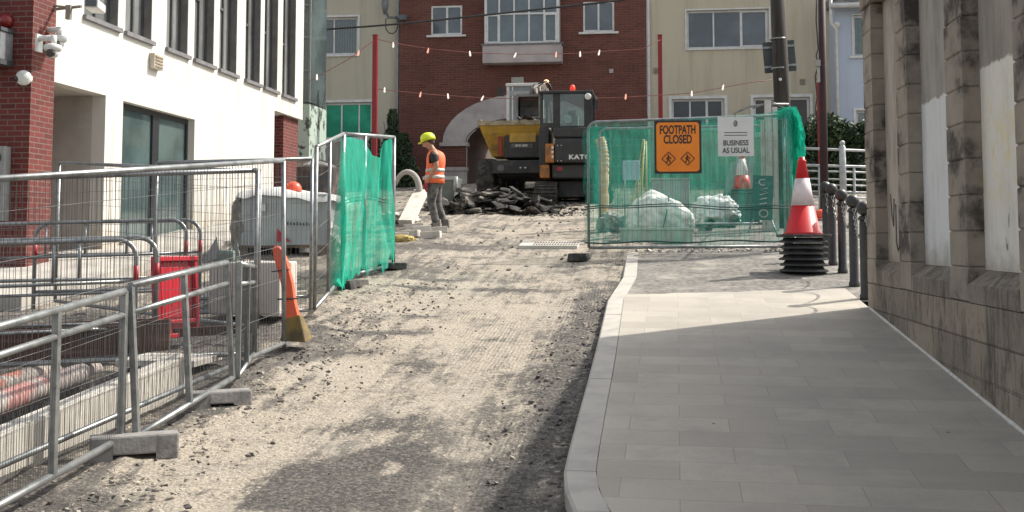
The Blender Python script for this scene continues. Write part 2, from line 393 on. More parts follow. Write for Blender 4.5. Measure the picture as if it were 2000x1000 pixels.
for a,b in zip(yy,yy[1:]):
    xa,xb=kx(a)+KW+.004,kx(b)+KW+.004; N=12
    for i in range(N):
        q=[(xa+(2.17-xa)*i/N,a),(xa+(2.17-xa)*(i+1)/N,a),(xb+(2.17-xb)*(i+1)/N,b),(xb+(2.17-xb)*i/N,b)]
        q=[(x,min(y,slab_edge(x))) for x,y in q]
        if len(set(q))<4 or abs(q[0][1]-q[3][1])<1e-4 and abs(q[1][1]-q[2][1])<1e-4: continue
        g.face([(x,y,S*y+.003*noise.noise((x*1.5,y*1.5,0))) for x,y in q],True)
pav=tag(g.part('pavement',slab_mat()),kind='structure')
tarm=mat('old_tarmac',(.21,.195,.175),(.07,.066,.06),s=16,r=.93,b=.6,bs=60,c3=(.33,.30,.26),s3=2.2,lo3=.45,hi3=.75,world=True)
g=MB(); yt=arange(11.6,24,.2)
for a,b in zip(yt,yt[1:]):
    for x0,x1 in ((-.29,1),(1,2.3),(2.3,4),(4,9),(9,16)):
        aa,bb=(a,b) 
        g.face([(x0,aa,S*aa-.012-.02*noise.noise((x0,aa*.7,2))*0),(x1,aa,S*aa-.012),(x1,bb,S*bb-.012),(x0,bb,S*bb-.012)])
tag(g.part('footpath',tarm),kind='structure')
# kerb stones
gran=mat('granite_kerb',(.43,.405,.36),(.35,.33,.3),s=5,r=.75,b=.2,bs=90,c3=(.3,.28,.26),s3=2.5,lo3=.55,hi3=.8)
g=MB(); y=1.6; i=0
while y<16.9:
    ln=.9 if y>6 else .3
    e=min(y+ln,16.9); gap=.004 if (y>6 or i%3==0) else 0
    a,b=y+gap,e; xa,xb=kx(a),kx(b); j=.0015*math.sin(i*2.3); top=.0+j
    if b>13 : top=-.004
    P=lambda x,yy_,z:(x,yy_,z)
    ch=.015
    pts=[]
    for (yy_,x) in ((a,xa),(b,xb)):
        z=S*yy_; pts.append([(x,yy_,z-.3),(x,yy_,z+top-ch),(x+ch,yy_,z+top),(x+KW,yy_,z+top),(x+KW,yy_,z-.3)])
    A=[g.bm.verts.new(q) for q in pts[0]]; B=[g.bm.verts.new(q) for q in pts[1]]
    for k in range(5): g.bm.faces.new((A[k],A[(k+1)%5],B[(k+1)%5],B[k]))
    g.bm.faces.new(A[::-1]); g.bm.faces.new(B)
    y=e; i+=1
tag(g.part('kerb',gran,merge=False),kind='structure')
# loose stones: nobody could count them
def scatter(name,m,n,fn,r0,r1,label,seed):
    g=MB(); rr=random.Random(seed)
    for i in range(n):
        x,y,zz=fn(rr); r=r0+(r1-r0)*rr.random()**3
        g.chunk((x,y,zz+r*.3),(r,r*rr.uniform(.6,1),r*.7),rr.random(),8)
    return tag(g.part(name,m,merge=False,fix=False),label,'gravel',kind='stuff')
stone=mat('stones',(.3,.27,.23),(.09,.08,.075),s=2.2,r=.9,lo=.45,hi=.55,world=True)
def f1(rr):
    y=4.2+8*rr.random()**1.2; x=kx(y)-.02-abs(rr.gauss(0,.18)); return x,y,rz(x,y)+.02
def f2(rr):
    y=4.3+9*rr.random(); x=-3.0+rr.gauss(0,.32) if y<9 else -3+rr.gauss(0,.5); return x,y,rz(x,y)+.02
def f3(rr):
    y=5+12*rr.random(); x=rr.uniform(-3,-.6); return x,y,rz(x,y)+.003
scatter('gravel',stone,2600,f1,.006,.03,'loose dark planings lying along the new kerb',1)
scatter('gravel',stone,2200,f2,.006,.03,'loose grey gravel strewn under the mesh barriers',2)
scatter('gravel',stone,600,f3,.003,.014,'small stones scattered over the milled road',3)
def f4(rr):
    y=16+rr.random()*.5; x=rr.uniform(-.2,2.1); return x,y,S*y-.01
scatter('gravel',mat('stones_pale',(.5,.47,.42),(.25,.23,.2),s=3,world=True),160,f4,.01,.06,'pale broken bits along the foot of the netted fence',4)
def f5(rr):
    y=rr.uniform(14,30); x=rr.uniform(-6.5,-3) if rr.random()<.6 else rr.uniform(-4,-.5); return x,y,rz(x,y)
scatter('gravel',stone,1100,f5,.01,.05,'rough broken stones over the far end of the dug up street',5)
#%%PART2
# ================================================================== RIGHT STONE WALL
WX=2.17; REC=.12
def stone_mat(name,a,b,dirt,bw):
    m,n,p=base_mat(name); v=coords(n,None,True)
    g=n.nodes.new('ShaderNodeSeparateXYZ'); L(n,v,g.inputs[0])
    cb=n.nodes.new('ShaderNodeCombineXYZ'); L(n,mth(n,'ADD',g.outputs[0],g.outputs[1]),cb.inputs[0]); L(n,mth(n,'SUBTRACT',g.outputs[2],.14),cb.inputs[1])
    t=n.nodes.new('ShaderNodeTexBrick'); L(n,cb.outputs[0],t.inputs['Vector']); t.inputs['Scale'].default_value=1; t.inputs['Brick Width'].default_value=bw; t.inputs['Row Height'].default_value=.25; t.inputs['Mortar Size'].default_value=.004; t.inputs['Bias'].default_value=0; t.inputs['Mortar Smooth'].default_value=.6
    t.inputs['Color1'].default_value=(*a,1); t.inputs['Color2'].default_value=(*b,1); t.inputs['Mortar'].default_value=(.08,.07,.06,1)
    c=mixc(n,ramp(n,noise_n(n,v,3,6,.7),.35,.75,0,.5),t.outputs[0],tuple(x*.6 for x in a))
    st=noise_n(n,coords(n,(2.2,2.2,.6),True),2.4,7,.75,.6)
    c=mixc(n,ramp(n,st,.45,.64,0,.72),c,dirt)
    c=mixc(n,ramp(n,noise_n(n,v,9,6,.8),.5,.68,0,.55),c,(.07,.06,.05))
    c=mixc(n,ramp(n,noise_n(n,coords(n,(3,3,.35),True),3.1,6,.7,.4),.54,.72,0,.7),c,(.44,.38,.29))
    c=mixc(n,ramp(n,noise_n(n,v,1.7,5,.6),.6,.75,0,.45),c,(.16,.15,.07))
    L(n,c,p.inputs['Base Color']); p.inputs['Roughness'].default_value=.9
    bump(n,p,mth(n,'ADD',noise_n(n,v,28,6,.75),mth(n,'MULTIPLY',t.outputs['Fac'],-.8)),.55,.012)
    return m
ashlar=stone_mat('weathered_ashlar',(.35,.295,.23),(.21,.178,.142),(.035,.03,.024),.9)
pilm=mat('pilaster_stone',(.31,.268,.218),(.165,.143,.12),s=2.4,r=.9,b=.4,bs=45,c3=(.06,.05,.042),s3=2.4,lo3=.52,hi3=.66,world=True)
wall_t=thing('stone_wall','tall weathered ashlar garden wall with rusticated pilasters and painted panels beside the new paving','wall',(WX,3,S*3))
Z0=1.39
# plinth courses (each stone course slightly chamfered)
def course(g,x0,x1,y0,y1,z0,z1,ch=.012):
    """a block whose street face (x0) and end faces have sunk joints"""
    p=[(x0+ch,z0),(x0,z0+ch),(x0,z1-ch),(x0+ch,z1)]
    # body with chamfer on the faces at x0, y0 and y1
    V=[]
    for (q,z) in ((ch,z0),(0,z0+ch),(0,z1-ch),(ch,z1)):
        V.append([g.bm.verts.new(c) for c in ((x0+q,y0+q,z),(x1,y0+q,z),(x1,y1-q,z),(x0+q,y1-q,z))])
    for a,b in zip(V,V[1:]):
        for k in range(4): g.bm.faces.new((a[k],a[(k+1)%4],b[(k+1)%4],b[k]))
    g.bm.faces.new(V[0][::-1]); g.bm.faces.new(V[-1])
pils=[(10.75,11.16),(9.36,9.76),(7.74,8.18),(6.28,6.70),(4.75,5.18),(3.2,3.62)]
YE=11.16; YS=1.2
rr=random.Random(3)
g=MB(); z=Z0
while z>.1:
    y=YS+rr.uniform(0,.3)
    y0=YS
    while y0<YE-.01:
        y1=min(YE,y0+rr.uniform(.6,1.1)); 
        if YE-y1<.25: y1=YE
        if z>S*y0-.05: course(g,WX,WX+.5,y0,y1,max(z-.245,S*y0-.6) if z-.245<S*y0-.6 else z-.245,z,.008)
        y0=y1
    z-=.245
g.part('plinth',ashlar,wall_t,merge=False)
# sill course with weathered slope between the pilasters
g=MB(); ps=sorted(pils)
edges=[YS]+[q for pr in ps for q in pr]
for i in range(0,len(edges)-1,2):
    a,b=edges[i],edges[i+1]; a+=.003; b-=.003
    if i==0: a=YS
    g.prism([(WX,Z0+.003),(WX,1.515),(WX+REC+.005,1.612),(WX+.5,1.612),(WX+.5,Z0+.003)],a,b,lambda p,q,d:(p,d,q))
g.part('sloping_sill',stone_mat('sill_stone',(.27,.23,.185),(.18,.155,.125),(.03,.027,.022),1.3),wall_t)
# pilasters
for k,(a,b) in enumerate(ps):
    g=MB(); z=Z0+.003
    course(g,WX,WX+.5,a,b,z,1.63,.01); z=1.63; i=0
    while z<4.05:
        x0=WX-.0; course(g,x0+.006*rr.random(),WX+.5,a+.006*rr.random(),b-.004*rr.random(),z+.001,z+.25,.011); z+=.25; i+=1
    # sunk quoin joint on alternate stones
    o=g.part('pilaster',pilm,wall_t,merge=False)
def panel_mat(name,c,top,zsplit,yel=False,graf=False):
    m,n,p=base_mat(name); v=coords(n,None,True); g=n.nodes.new('ShaderNodeSeparateXYZ'); L(n,v,g.inputs[0])
    z=mth(n,'ADD',g.outputs[2],mth(n,'MULTIPLY',mth(n,'SUBTRACT',noise_n(n,v,5,5,.7),.5),.12))
    up=ramp(n,noise_n(n,coords(n,(2.5,2.5,.7),True),2,6,.7),.35,.7)
    tcol=mixc(n,up,top,tuple(x*.62 for x in top))
    lc=mixc(n,ramp(n,noise_n(n,coords(n,(3,3,.8),True),2.3,6,.7),.42,.75,0,.5),c,tuple(x*.68 for x in c))
    col=mixc(n,ramp(n,z,zsplit-.012,zsplit+.012),lc,tcol)
    cr=noise_n(n,coords(n,(3,3,1.1),True),2.6,7,.75,.8); col=mixc(n,ramp(n,cr,.66,.71,0,.85),col,(.09,.08,.07))
    low=ramp(n,mth(n,'ADD',g.outputs[2],mth(n,'MULTIPLY',noise_n(n,v,6,5),-.5)),1.25,1.6,.65,0); col=mixc(n,low,col,(.2,.17,.13))
    if yel: 
        ym=mth(n,'MULTIPLY',ramp(n,noise_n(n,v,7,5,.7,1),.46,.66),ramp(n,mth(n,'ABSOLUTE',mth(n,'SUBTRACT',g.outputs[2],2.45)),.2,.5,1,0)); col=mixc(n,mth(n,'MULTIPLY',ym,.6),col,(.72,.58,.2))
    L(n,col,p.inputs['Base Color']); p.inputs['Roughness'].default_value=.8
    bump(n,p,mth(n,'ADD',noise_n(n,v,16,6,.7),mth(n,'MULTIPLY',ramp(n,cr,.66,.71),-1.5)),.45,.008)
    return m
pm=[panel_mat('limewash_panel',(.72,.69,.62),(.33,.30,.255),3.0,True),
    panel_mat('grey_white_panel',(.64,.65,.64),(.34,.315,.28),2.95),
    panel_mat('bare_render_panel',(.40,.36,.30),(.40,.36,.31),1.2)]
gaps=[(YS,3.2,1),(3.62,4.75,0),(5.18,6.28,2),(6.70,7.74,0),(8.18,9.36,1),(9.76,10.75,2)]
for a,b,k in gaps:
    g=MB(); g.box(WX+REC,WX+.45,a-.02,b+.02,1.613,4.13)
    g.part('panel',pm[k],wall_t)
# dark scrawl on the bare panel
g=MB(); Xg=WX+REC-.003
def gpt(y,z): return (Xg,y,z)
for pts in ([(9.98,2.2),(10.02,1.85),(9.96,1.62)],[(10.08,2.05),(10.12,2.14),(10.18,2.1),(10.19,1.8),(10.12,1.7),(10.06,1.8),(10.06,2.0)],[(10.26,2.1),(10.28,1.75),(10.34,1.72),(10.4,1.8),(10.4,2.15)],[(10.46,2.2),(10.5,1.95),(10.56,2.05),(10.6,2.25)]):
    g.tube([gpt(*q) for q in pts],.022,6,flat=.1)
g.part('graffiti',mat('black_spray',(.05,.045,.045),(.16,.14,.12),s=12,r=.8),wall_t)
g=MB(); g.box(WX-.02,WX+.6,YS,YE+.0,4.135,4.3); g.part('coping',ashlar,wall_t)
# white mortar fillet at the foot
g=MB(); yy=arange(YS,11.2,.15)
g.tube([(WX-.004,y,S*y+.004) for y in yy],[.012+.007*abs(noise.noise((y*5,0,0))) for y in yy],6)
tag(g.part('mortar_strip',mat('white_mortar',(.66,.64,.6),(.5,.48,.44),s=20,r=.9)),'thin white mortar fillet along the foot of the ashlar wall','mortar')
# ================================================================== LEFT WHITE BUILDING
LX=-8.4
plL=Pl((LX,0,0),(0,1,0),(1,0,0))
wb=thing('white_office_building','long white rendered office block with tall narrow upper windows on the left','building',(LX,20,S*20))
ytop=9.6
alc=(14.19,15.77,.9,4.07); gw=(16.33,19.1,1.78,4.06); rec=(23.4,25.9,2.0,4.75)
UW=[(15.05,16.09),(16.33,17.26),(17.83,18.71),(19.0,19.9),(20.18,21.08),(21.56,22.43),(22.68,23.54),(23.88,24.79)]
UW=[(13.2,14.1)]+UW
uh=[(a,b,5.2,8.6) for a,b in UW]
wm=render_wall('white_render',(.60,.585,.535),(.36,.29,.21),-.15,.85,.42)
g=MB(); g.wall(plL,14.19,23.4,.9,4.75,.22,[alc,gw])
g.part('wall',wm,wb)
g=MB(); g.wall(plL,14.19,25.4,4.75,ytop,.22,[h for h in uh if h[0]>14.19]); g.part('upper_wall',wm,wb)
# soffit, back and side walls of the alcove and far recess
g=MB(); g.box(LX-2.2,LX-.22,14.1,15.95,4.07,4.2).box(LX-2.2,LX-.22,15.77,15.97,.9,4.07).box(LX-2.4,LX-2.2,14,16,.9,4.2)
g.part('alcove',mat('grey_render',(.47,.44,.40),(.38,.355,.32),s=2,r=.9,b=.1,c3=(.25,.2,.16),s3=1.3,lo3=.55,hi3=.8,world=True),wb)
redb=brick_mat('red_brick',(.15,.026,.02),(.085,.016,.014),(.17,.11,.09),.225,.075,.008)
darkb=brick_mat('dark_red_brick',(.17,.03,.025),(.11,.02,.02),(.2,.15,.13),.225,.075,.01)
# end pier in red brick, standing a little proud of the render
g=MB(); g.box(LX-4,LX+.06,13.62,14.19,.5,ytop); g.part('brick_end_wall',redb,wb)
g=MB(); g.box(LX-1.9,LX-.1,24.3,25.37,1.9,4.74); g.part('brick_pier',redb,wb)
g=MB(); g.box(LX-2.5,LX-2.0,23.2,25.4,1.9,4.75).box(LX-2.5,LX-.225,22.9,23.1,1.9,4.75); g.part('recess_lining',darkb,wb)
g=MB(); g.box(LX-3,LX-.23,25.2,25.39,4.9,ytop); g.part('end_wall',wm,wb)
g=MB(); g.box(LX-4,LX+.08,13.6,25.42,ytop+.002,ytop+.15); g.part('roof',mat('roof_felt',(.2,.2,.2)),wb)
grey=mat('anthracite_frame',(.085,.085,.09),(.06,.06,.065),s=5,r=.5); revm=mat('reveal_grey',(.15,.145,.14),(.1,.1,.1),s=3,r=.8)
sillm=mat('grey_sill',(.13,.13,.14),(.2,.19,.19),s=7,r=.6)
wgl=glass('blind_glass',(.13,.135,.13),.08,.7)
wgl2=glass('street_glass',(.05,.075,.075),.03,1.0)
for i,(a,b,c,e) in enumerate(uh):
    if a<14.19: continue
    f=MB(); d=-.2
    f.pbox(plL,a,a+.05,c,e,d,d+.06).pbox(plL,b-.05,b,c,e,d,d+.06).pbox(plL,a+.05,b-.05,c,c+.05,d,d+.06)
    mid=a+.05+(b-a)*.5; f.pbox(plL,mid,mid+.05,c+.05,e,d,d+.07)
    if i>=4: 
        tz=6.45 if i%2 else 6.4
        f.pbox(plL,a+.05,mid,tz,tz+.06,d,d+.065)
    fo=f.part('window',grey,wb)
    q=MB(); q.pbox(plL,a+.05,b-.05,c+.05,e,d+.01,d+.03); q.part('pane',wgl,fo)
    q=MB(); q.pbox(plL,a-.001,b+.001,c,e,-.26,-.2); 
    q.part('reveal_back',revm,fo)
    q=MB(); q.pbox(plL,a-.03,b+.07,c-.07,c-.002,-.2,.06); q.part('sill',sillm,fo)
# dark strips on the far jambs, shade of the reveals put into colour
g=MB()
for i,(a,b,c,e) in enumerate(uh):
    if a<14.19: continue
    g.pbox(plL,b-.02,b+.0,c+.001,e,-.135,.004)
g.part('jamb_shade',revm,wb)
# shop window
a,b,c,e=gw; d=-.2; f=MB()
f.pbox(plL,a,a+.07,c,e,d,d+.07).pbox(plL,b-.07,b,c,e,d,d+.07).pbox(plL,a+.07,b-.07,c,c+.09,d,d+.07).pbox(plL,a+.07,b-.07,e-.09,e,d,d+.07)
mid=AX(295,300,LX-.2).y; f.pbox(plL,mid-.12,mid+.12,c+.09,e-.09,d,d+.08)
fo=f.part('window',mat('black_frame',(.02,.022,.025),r=.4),wb)
q=MB(); q.pbox(plL,a+.07,mid-.12,c+.09,e-.09,d+.02,d+.04).pbox(plL,mid+.12,b-.07,c+.09,e-.09,d+.02,d+.04); q.part('pane',wgl2,fo)
q=MB(); q.pbox(plL,a-.02,b+.02,c-.14,c-.002,-.2,.07); q.part('sill',conc,fo)
# footpath slab against the building
g=MB()
for y in arange(11.2,26,1.0): g.face([(-11.5,y,S*y+.05),(-6.9,y,S*y+.05),(-6.9,y+1,S*(y+1)+.05),(-11.5,y+1,S*(y+1)+.05)])
g.face([(-6.9,11.2,S*11.2+.05),(-6.9,11.2,S*11.2-.3),(-6.9,26,S*26-.3),(-6.9,26,S*26+.05)])
g.face([(-11.5,11.2,S*11.2+.05),(-6.9,11.2,S*11.2+.05),(-6.9,11.2,S*11.2-.3),(-11.5,11.2,S*11.2-.3)])
tag(g.part('pavement',mat('cement_path',(.46,.43,.38),(.33,.31,.28),s=2,r=.9,b=.3,world=True)),kind='structure')
# fittings
def at_wall(px,py,out=0): q=AX(px,py,LX+.0+out); return q
q=at_wall(300,121); t=thing('vent_box','small cream louvre box fixed on the white render under the upper windows','box',q)
g=MB(); g.box(q.x+.001,q.x+.10,q.y-.17,q.y+.17,q.z-.13,q.z+.13); g.part('housing',mat('cream_box',(.55,.5,.4),(.4,.35,.28),s=6),t,bevel=.01)
g=MB()
for k in range(4): g.box(q.x+.101,q.x+.115,q.y-.14,q.y+.14,q.z-.1+k*.055,q.z-.075+k*.055)
g.part('louvre',mat('brownish',(.3,.24,.18)),t)
# cameras by the brick edge
camw=mat('camera_white',(.66,.66,.63),(.52,.52,.49),s=12,r=.4); lens=mat('lens_black',(.01,.01,.012),r=.1,spec=1)
def turret(px,py,label,k=1.0,Y=13.45):
    q=AY(px,py,Y); t=thing('security_camera',label,'camera',q)
    g=MB(); g.box(q.x-.26*k,q.x-.23*k,q.y+.0,q.y+.14,q.z-.02,q.z+.22*k).tube([q+Vector((-.24*k,.06,.16*k)),q+Vector((.0,.02,.16*k))],.04*k,8).tube([q+Vector((0,.02,.19*k)),q+Vector((0,.02,.06*k))],.038*k,10); g.part('bracket',camw,t)
    g=MB(); g.lathe([(.06*k,.07*k),(.115*k,.05*k),(.12*k,.0),(.1*k,-.025*k)],q,20); g.part('housing',camw,t)
    g=MB(); g.ell(q+Vector((0,0,-.05*k)),(.085*k,.085*k,.075*k),14,8); g.part('ball',camw,t)
    g=MB(); M=Matrix.Rotation(R(100),3,'X'); g.lathe([(.055*k,-.02),(.055*k,.03),(.04*k,.035)],q+Vector((.012,-.065*k,-.065*k)),16,M); g.part('lens',lens,t)
    return t
turret(103,96,'white ball shaped security camera on the brick corner, the nearer and lower of the two',1.0,13.5)
turret(113,79,'white security camera half hidden behind the nearer one on the brick corner',1.0,13.95)
q=AY(46,152,13.55); t=thing('dome_camera','round white dome camera on the dark brick end wall','camera',q)
g=MB(); g.ell(q,(.105,.1,.105),18,10).lathe([(.08,-.06),(.09,.06)],q+Vector((.0,.03,0)),16,Matrix.Rotation(R(90),3,'X')); g.part('housing',camw,t)
g=MB(); g.ell(q+Vector((-.045,-.05,-.02)),(.05,.055,.045),12,8); g.part('lens',lens,t)
# box camera on arm at the top
q=AX(176,12,LX+.9); q=AY(172,12,14.0); t=thing('box_camera','long box camera on a metal arm at the top of the white wall','camera',q)
g=MB(); g.tube([q+Vector((-1.0,.25,0)),q+Vector((-.1,0,-.0))],.022,6).tube([q+Vector((-.95,.3,.12)),q+Vector((-.35,.05,.01))],.016,6).box(q.x-.32,q.x-.25,q.y-.03,q.y+.03,q.z-.18,q.z+.02); g.part('bracket',mat('dull_metal',(.3,.27,.22),(.18,.16,.14),s=10),t)
g=MB(); M=Matrix.Translation(q)@Matrix.Rotation(R(14),4,'Z'); g.box(-.02,.17,-.14,.28,-.045,.075,M); g.part('housing',camw,t,bevel=.015)
g=MB(); g.box(.0,.15,-.15,-.142,-.03,.06,M); g.part('lens',lens,t)
# alarm light, intercom cabinet, meter box on the end brick wall (Y=13.62)
EY=13.62
q=AY(14,42,EY); t=thing('alarm_beacon','dark red domed alarm beacon on the brick end wall','alarm',(q.x,EY,q.z))
g=MB(); g.lathe([(.10,0),(.10,.03),(.085,.06),(.05,.1),(.01,.11)],(q.x,EY-.004,q.z),16,Matrix.Rotation(R(90),3,'X')); g.part('dome',mat('red_dome',(.25,.02,.02),r=.25),t)
q0=AY(-30,128,EY); q1=AY(27,60,EY); t=thing('wall_heater','grey metal box with ribbed ends hung high on the brick end wall','box',(q0.x,EY,q0.z))
g=MB(); g.box(q0.x,q1.x,EY-.3,EY-.003,q0.z+.04,q1.z-.05); g.part('body',mat('grey_metal',(.32,.34,.35),(.2,.21,.22),s=4,r=.5,m=.4),t,bevel=.01)
g=MB(); g.box(q0.x-.02,q1.x+.02,EY-.32,EY-.004,q0.z-.03,q0.z+.04).box(q0.x-.02,q1.x+.02,EY-.32,EY-.004,q1.z-.05,q1.z); g.part('rim',mat('dark_rim',(.06,.065,.07)),t)
q0=AY(-10,432,EY); q1=AY(23,287,EY); t=thing('meter_cabinet','tall grey meter cabinet on the brick end wall','cabinet',(q1.x-.2,EY,q0.z))
g=MB(); g.box(q0.x,q1.x,EY-.16,EY-.003,q0.z,q1.z); g.part('body',mat('cabinet_grey',(.27,.27,.26),(.2,.2,.19),s=4,r=.6),t,bevel=.012)
g=MB(); g.box(q1.x-.1,q1.x-.05,EY-.175,EY-.161,q1.z-.2,q1.z-.12).box(q1.x-.08,q1.x-.05,EY-.175,EY-.161,q0.z+.2,q0.z+.5); g.part('handle',black,t)
# ================================================================== FAR FACADES
FY=36.5
def FU(px): return AY(px,300,FY).x
def FZ(py): return AY(1000,py,FY).z
pf=Pl((0,FY,0),(1,0,0),(0,-1,0))
def rect(px0,px1,py0,py1):
    c=((px0+px1)/2); return (AY(px0,(py0+py1)/2,FY).x,AY(px1,(py0+py1)/2,FY).x,AY(c,py1,FY).z,AY(c,py0,FY).z)
def win(root,pl,r,fm,gm,cols,rows=(),fw=.07,dep=.16,sill=None,frw=None,surround=None,gap=.05,inner=()):
    a,b,c,e=r; f=MB(); d0,d1=-dep,-dep+.07
    f.pbox(pl,a+.003,a+fw,c,e,d0,d1).pbox(pl,b-fw,b-.003,c,e,d0,d1).pbox(pl,a+fw,b-fw,c+.003,c+fw,d0,d1).pbox(pl,a+fw,b-fw,e-fw,e-.003,d0,d1)
    for k in cols: u=a+(b-a)*k; f.pbox(pl,u-gap/2,u+gap/2,c+fw,e-fw,d0,d1+.004)
    for k in rows: z=c+(e-c)*k; f.pbox(pl,a+fw,b-fw,z-gap/2,z+gap/2,d0,d1+.008)
    for (k0,k1,z0,z1) in inner:
        u0,u1=a+(b-a)*k0,a+(b-a)*k1; w0,w1=c+(e-c)*z0,c+(e-c)*z1; t=.055
        f.pbox(pl,u0,u0+t,w0,w1,d0+.01,d1+.015).pbox(pl,u1-t,u1,w0,w1,d0+.01,d1+.015).pbox(pl,u0+t,u1-t,w0,w0+t,d0+.01,d1+.015).pbox(pl,u0+t,u1-t,w1-t,w1,d0+.01,d1+.015)
    fo=f.part('window',fm,root)
    q=MB(); q.pbox(pl,a+.01,b-.01,c+.01,e-.01,d0+.02,d0+.04); q.part('pane',gm,fo)
    if surround:
        s=surround; q=MB(); q.pbox(pl,a-s,a,c-s,e+s,-.02,.035).pbox(pl,b,b+s,c-s,e+s,-.02,.035).pbox(pl,a,b,e,e+s,-.02,.035).pbox(pl,a,b,c-s,c,-.02,.05); q.part('surround',fm,fo)
    if sill: q=MB(); q.pbox(pl,a-.14,b+.14,c-sill,c-.002,-.1,.09); q.part('sill',fm,fo)
    return fo
fgl=glass('facade_glass',(.045,.06,.07),.05,.8)
grn=glass('green_glass',(.005,.22,.125),.3,.3)
base=S*36.3
# --- left cream house
ch=thing('cream_house','cream rendered house left of the brick block with a green lower window','building',(FU(690),FY,base))
h1=rect(600,699,34,107); h2=rect(632,727,200,272)
crm=render_wall('cream_render',(.48,.445,.35),(.13,.115,.09),.1,.5,.25)
yl=FY
g=MB(); g.wall(pf,FU(560),FU(779.5),base-1,10.5,.3,[h1,h2]); g.part('wall',crm,ch)
g=MB(); g.box(FU(560),FU(779.5),FY+5,FY+5.2,base-1,10.5); g.part('rear_wall',crm,ch)
g=MB(); g.box(FU(560),FU(779.5),FY-.1,FY+5.3,10.5,10.7); g.part('roof',mat('roof_slate',(.1,.1,.11)),ch)
w1=win(ch,pf,h1,upvc,clear_glass('blind_pane',.08),(.52,),fw=.07,surround=.07)
g=MB(); rr=random.Random(5); x=h1[0]
while x<h1[1]: g.pbox(pf,x,x+.035,h1[2]+.05,h1[3],-.28,-.25); x+=.095
g.part('blinds',mat('blind_slat',(.17,.2,.18),(.1,.12,.11),s=3),w1)
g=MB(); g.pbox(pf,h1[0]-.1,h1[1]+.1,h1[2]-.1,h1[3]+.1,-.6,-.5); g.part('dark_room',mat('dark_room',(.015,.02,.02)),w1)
win(ch,pf,h2,upvc,grn,(.36,.72),fw=.08,surround=.09)
q=MB(); q.pbox(pf,FU(779.5)-.11,FU(779.5)-.03,base,10.4,.01,.09); q.part('downpipe',mat('grey_pipe',(.3,.3,.3),r=.5),ch)
# --- brick block with arch
bh=thing('brick_block','dark red brick block with a wide pale arch and a white bay window','building',(FU(1020),FY,base))
bu0,bu1=FU(780),FU(1265)
pb=Pl((0,FY-.12,0),(1,0,0),(0,-1,0))
hb=[rect(843,904,12,70),rect(1139,1200,4,64)]
ax0,ax1=FU(866),FU(1176); zimp=FZ(278)
acx=(ax0+ax1)/2; aR=(ax1-ax0)/2; 
fb=brick_mat('brown_brick',(.165,.052,.036),(.108,.036,.027),(.15,.085,.066),.3,.085,.012,wash=(.16,.085,.07))
zt=FZ(184)
g=MB(); g.wall(pb,bu0,bu1,base-1,10.8,.3,hb+[(ax0,ax1,base-1,zt)])
# spandrels
aH=zt-zimp-.02; N=20
outer=[(acx-aR*math.cos(math.pi*i/N),zimp+aH*math.sin(math.pi*i/N)) for i in range(N+1)]
for i in range(N):
    (x0,z0),(x1,z1)=outer[i],outer[i+1]
    for d in (0,-.3): g.face([pb(x0,z0,d),pb(x1,z1,d),pb(x1,zt,d),pb(x0,zt,d)])
g.part('wall',fb,bh)
pale=mat('pale_render',(.47,.43,.41),(.37,.335,.325),s=2,r=.85,b=.1,c3=(.2,.17,.17),s3=1.2,lo3=.55,hi3=.8,world=True)
iw=FU(910)-FU(866); iR=aR-iw; iH=aH-(FZ(184)-FZ(229))
inner=[(acx-iR*math.cos(math.pi*i/N),zimp+iH*math.sin(math.pi*i/N)) for i in range(N+1)]
g=MB()
for i in range(N):
    o0,o1,i0,i1=outer[i],outer[i+1],inner[i],inner[i+1]
    f0=[pb(*o0,.05),pb(*o1,.05),pb(*i1,.05),pb(*i0,.05)]; b0=[pb(*o0,-.3),pb(*o1,-.3),pb(*i1,-.3),pb(*i0,-.3)]
    g.face(f0); g.face([f0[3],f0[2],b0[2],b0[3]]); g.face([f0[0],f0[1],b0[1],b0[0]])
g.part('arch_ring',pale,bh)
for sx in (0,1):
    a,b=(ax0-.1,ax0+iw) if sx==0 else (ax1-iw,ax1+.1)
    g=MB(); g.pbox(pb,a,b+.1-.2*sx*0,zimp-.12,zimp+.0,-.3,.1); g.part('impost',pale,bh)
    a,b=(ax0,ax0+iw) if sx==0 else (ax1-iw,ax1)
    g=MB(); g.pbox(pb,a,b,FZ(326),zimp-.122,-.3,-.002); g.part('pier',fb,bh)
    g=MB(); g.pbox(pb,a-.06,b+.06,FZ(333),FZ(326)-.002,-.3,.06).pbox(pb,a,b,base-1,FZ(333)-.002,-.3,.02); g.part('pier_base',pale,bh)
# passage: dark soffit/side walls, second smaller arch opening to daylight
g=MB(); y2=FY+5
def pp(u,z,d): return (u,FY+.2+d,z)
x0,x1=ax0+iw,ax1-iw
for i in range(N):
    a,b=inner[i],inner[i+1]; g.face([pp(*a,0),pp(*b,0),pp(*b,4.8),pp(*a,4.8)])
g.face([pp(x0,base-1,0),pp(x0,zimp,0),pp(x0,zimp,4.8),pp(x0,base-1,4.8)]).face([pp(x1,base-1,0),pp(x1,zimp,0),pp(x1,zimp,4.8),pp(x1,base-1,4.8)])
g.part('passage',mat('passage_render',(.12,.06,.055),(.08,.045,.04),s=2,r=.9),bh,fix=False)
g=MB(); N2=16
ib0=AY(930,300,FY+5).x; ib1=x1-.3; ir=(ib1-ib0)/2; icx=(ib0+ib1)/2; iz=AY(935,300,FY+5).z; ih=AY(935,262,FY+5).z-iz
arc=[(icx-ir*math.cos(math.pi*i/N2),iz+ih*math.sin(math.pi*i/N2)) for i in range(N2+1)]
for i in range(N2):
    a,b=arc[i],arc[i+1]; g.face([(a[0],y2,a[1]),(b[0],y2,b[1]),(b[0],y2,zt+.2),(a[0],y2,zt+.2)])
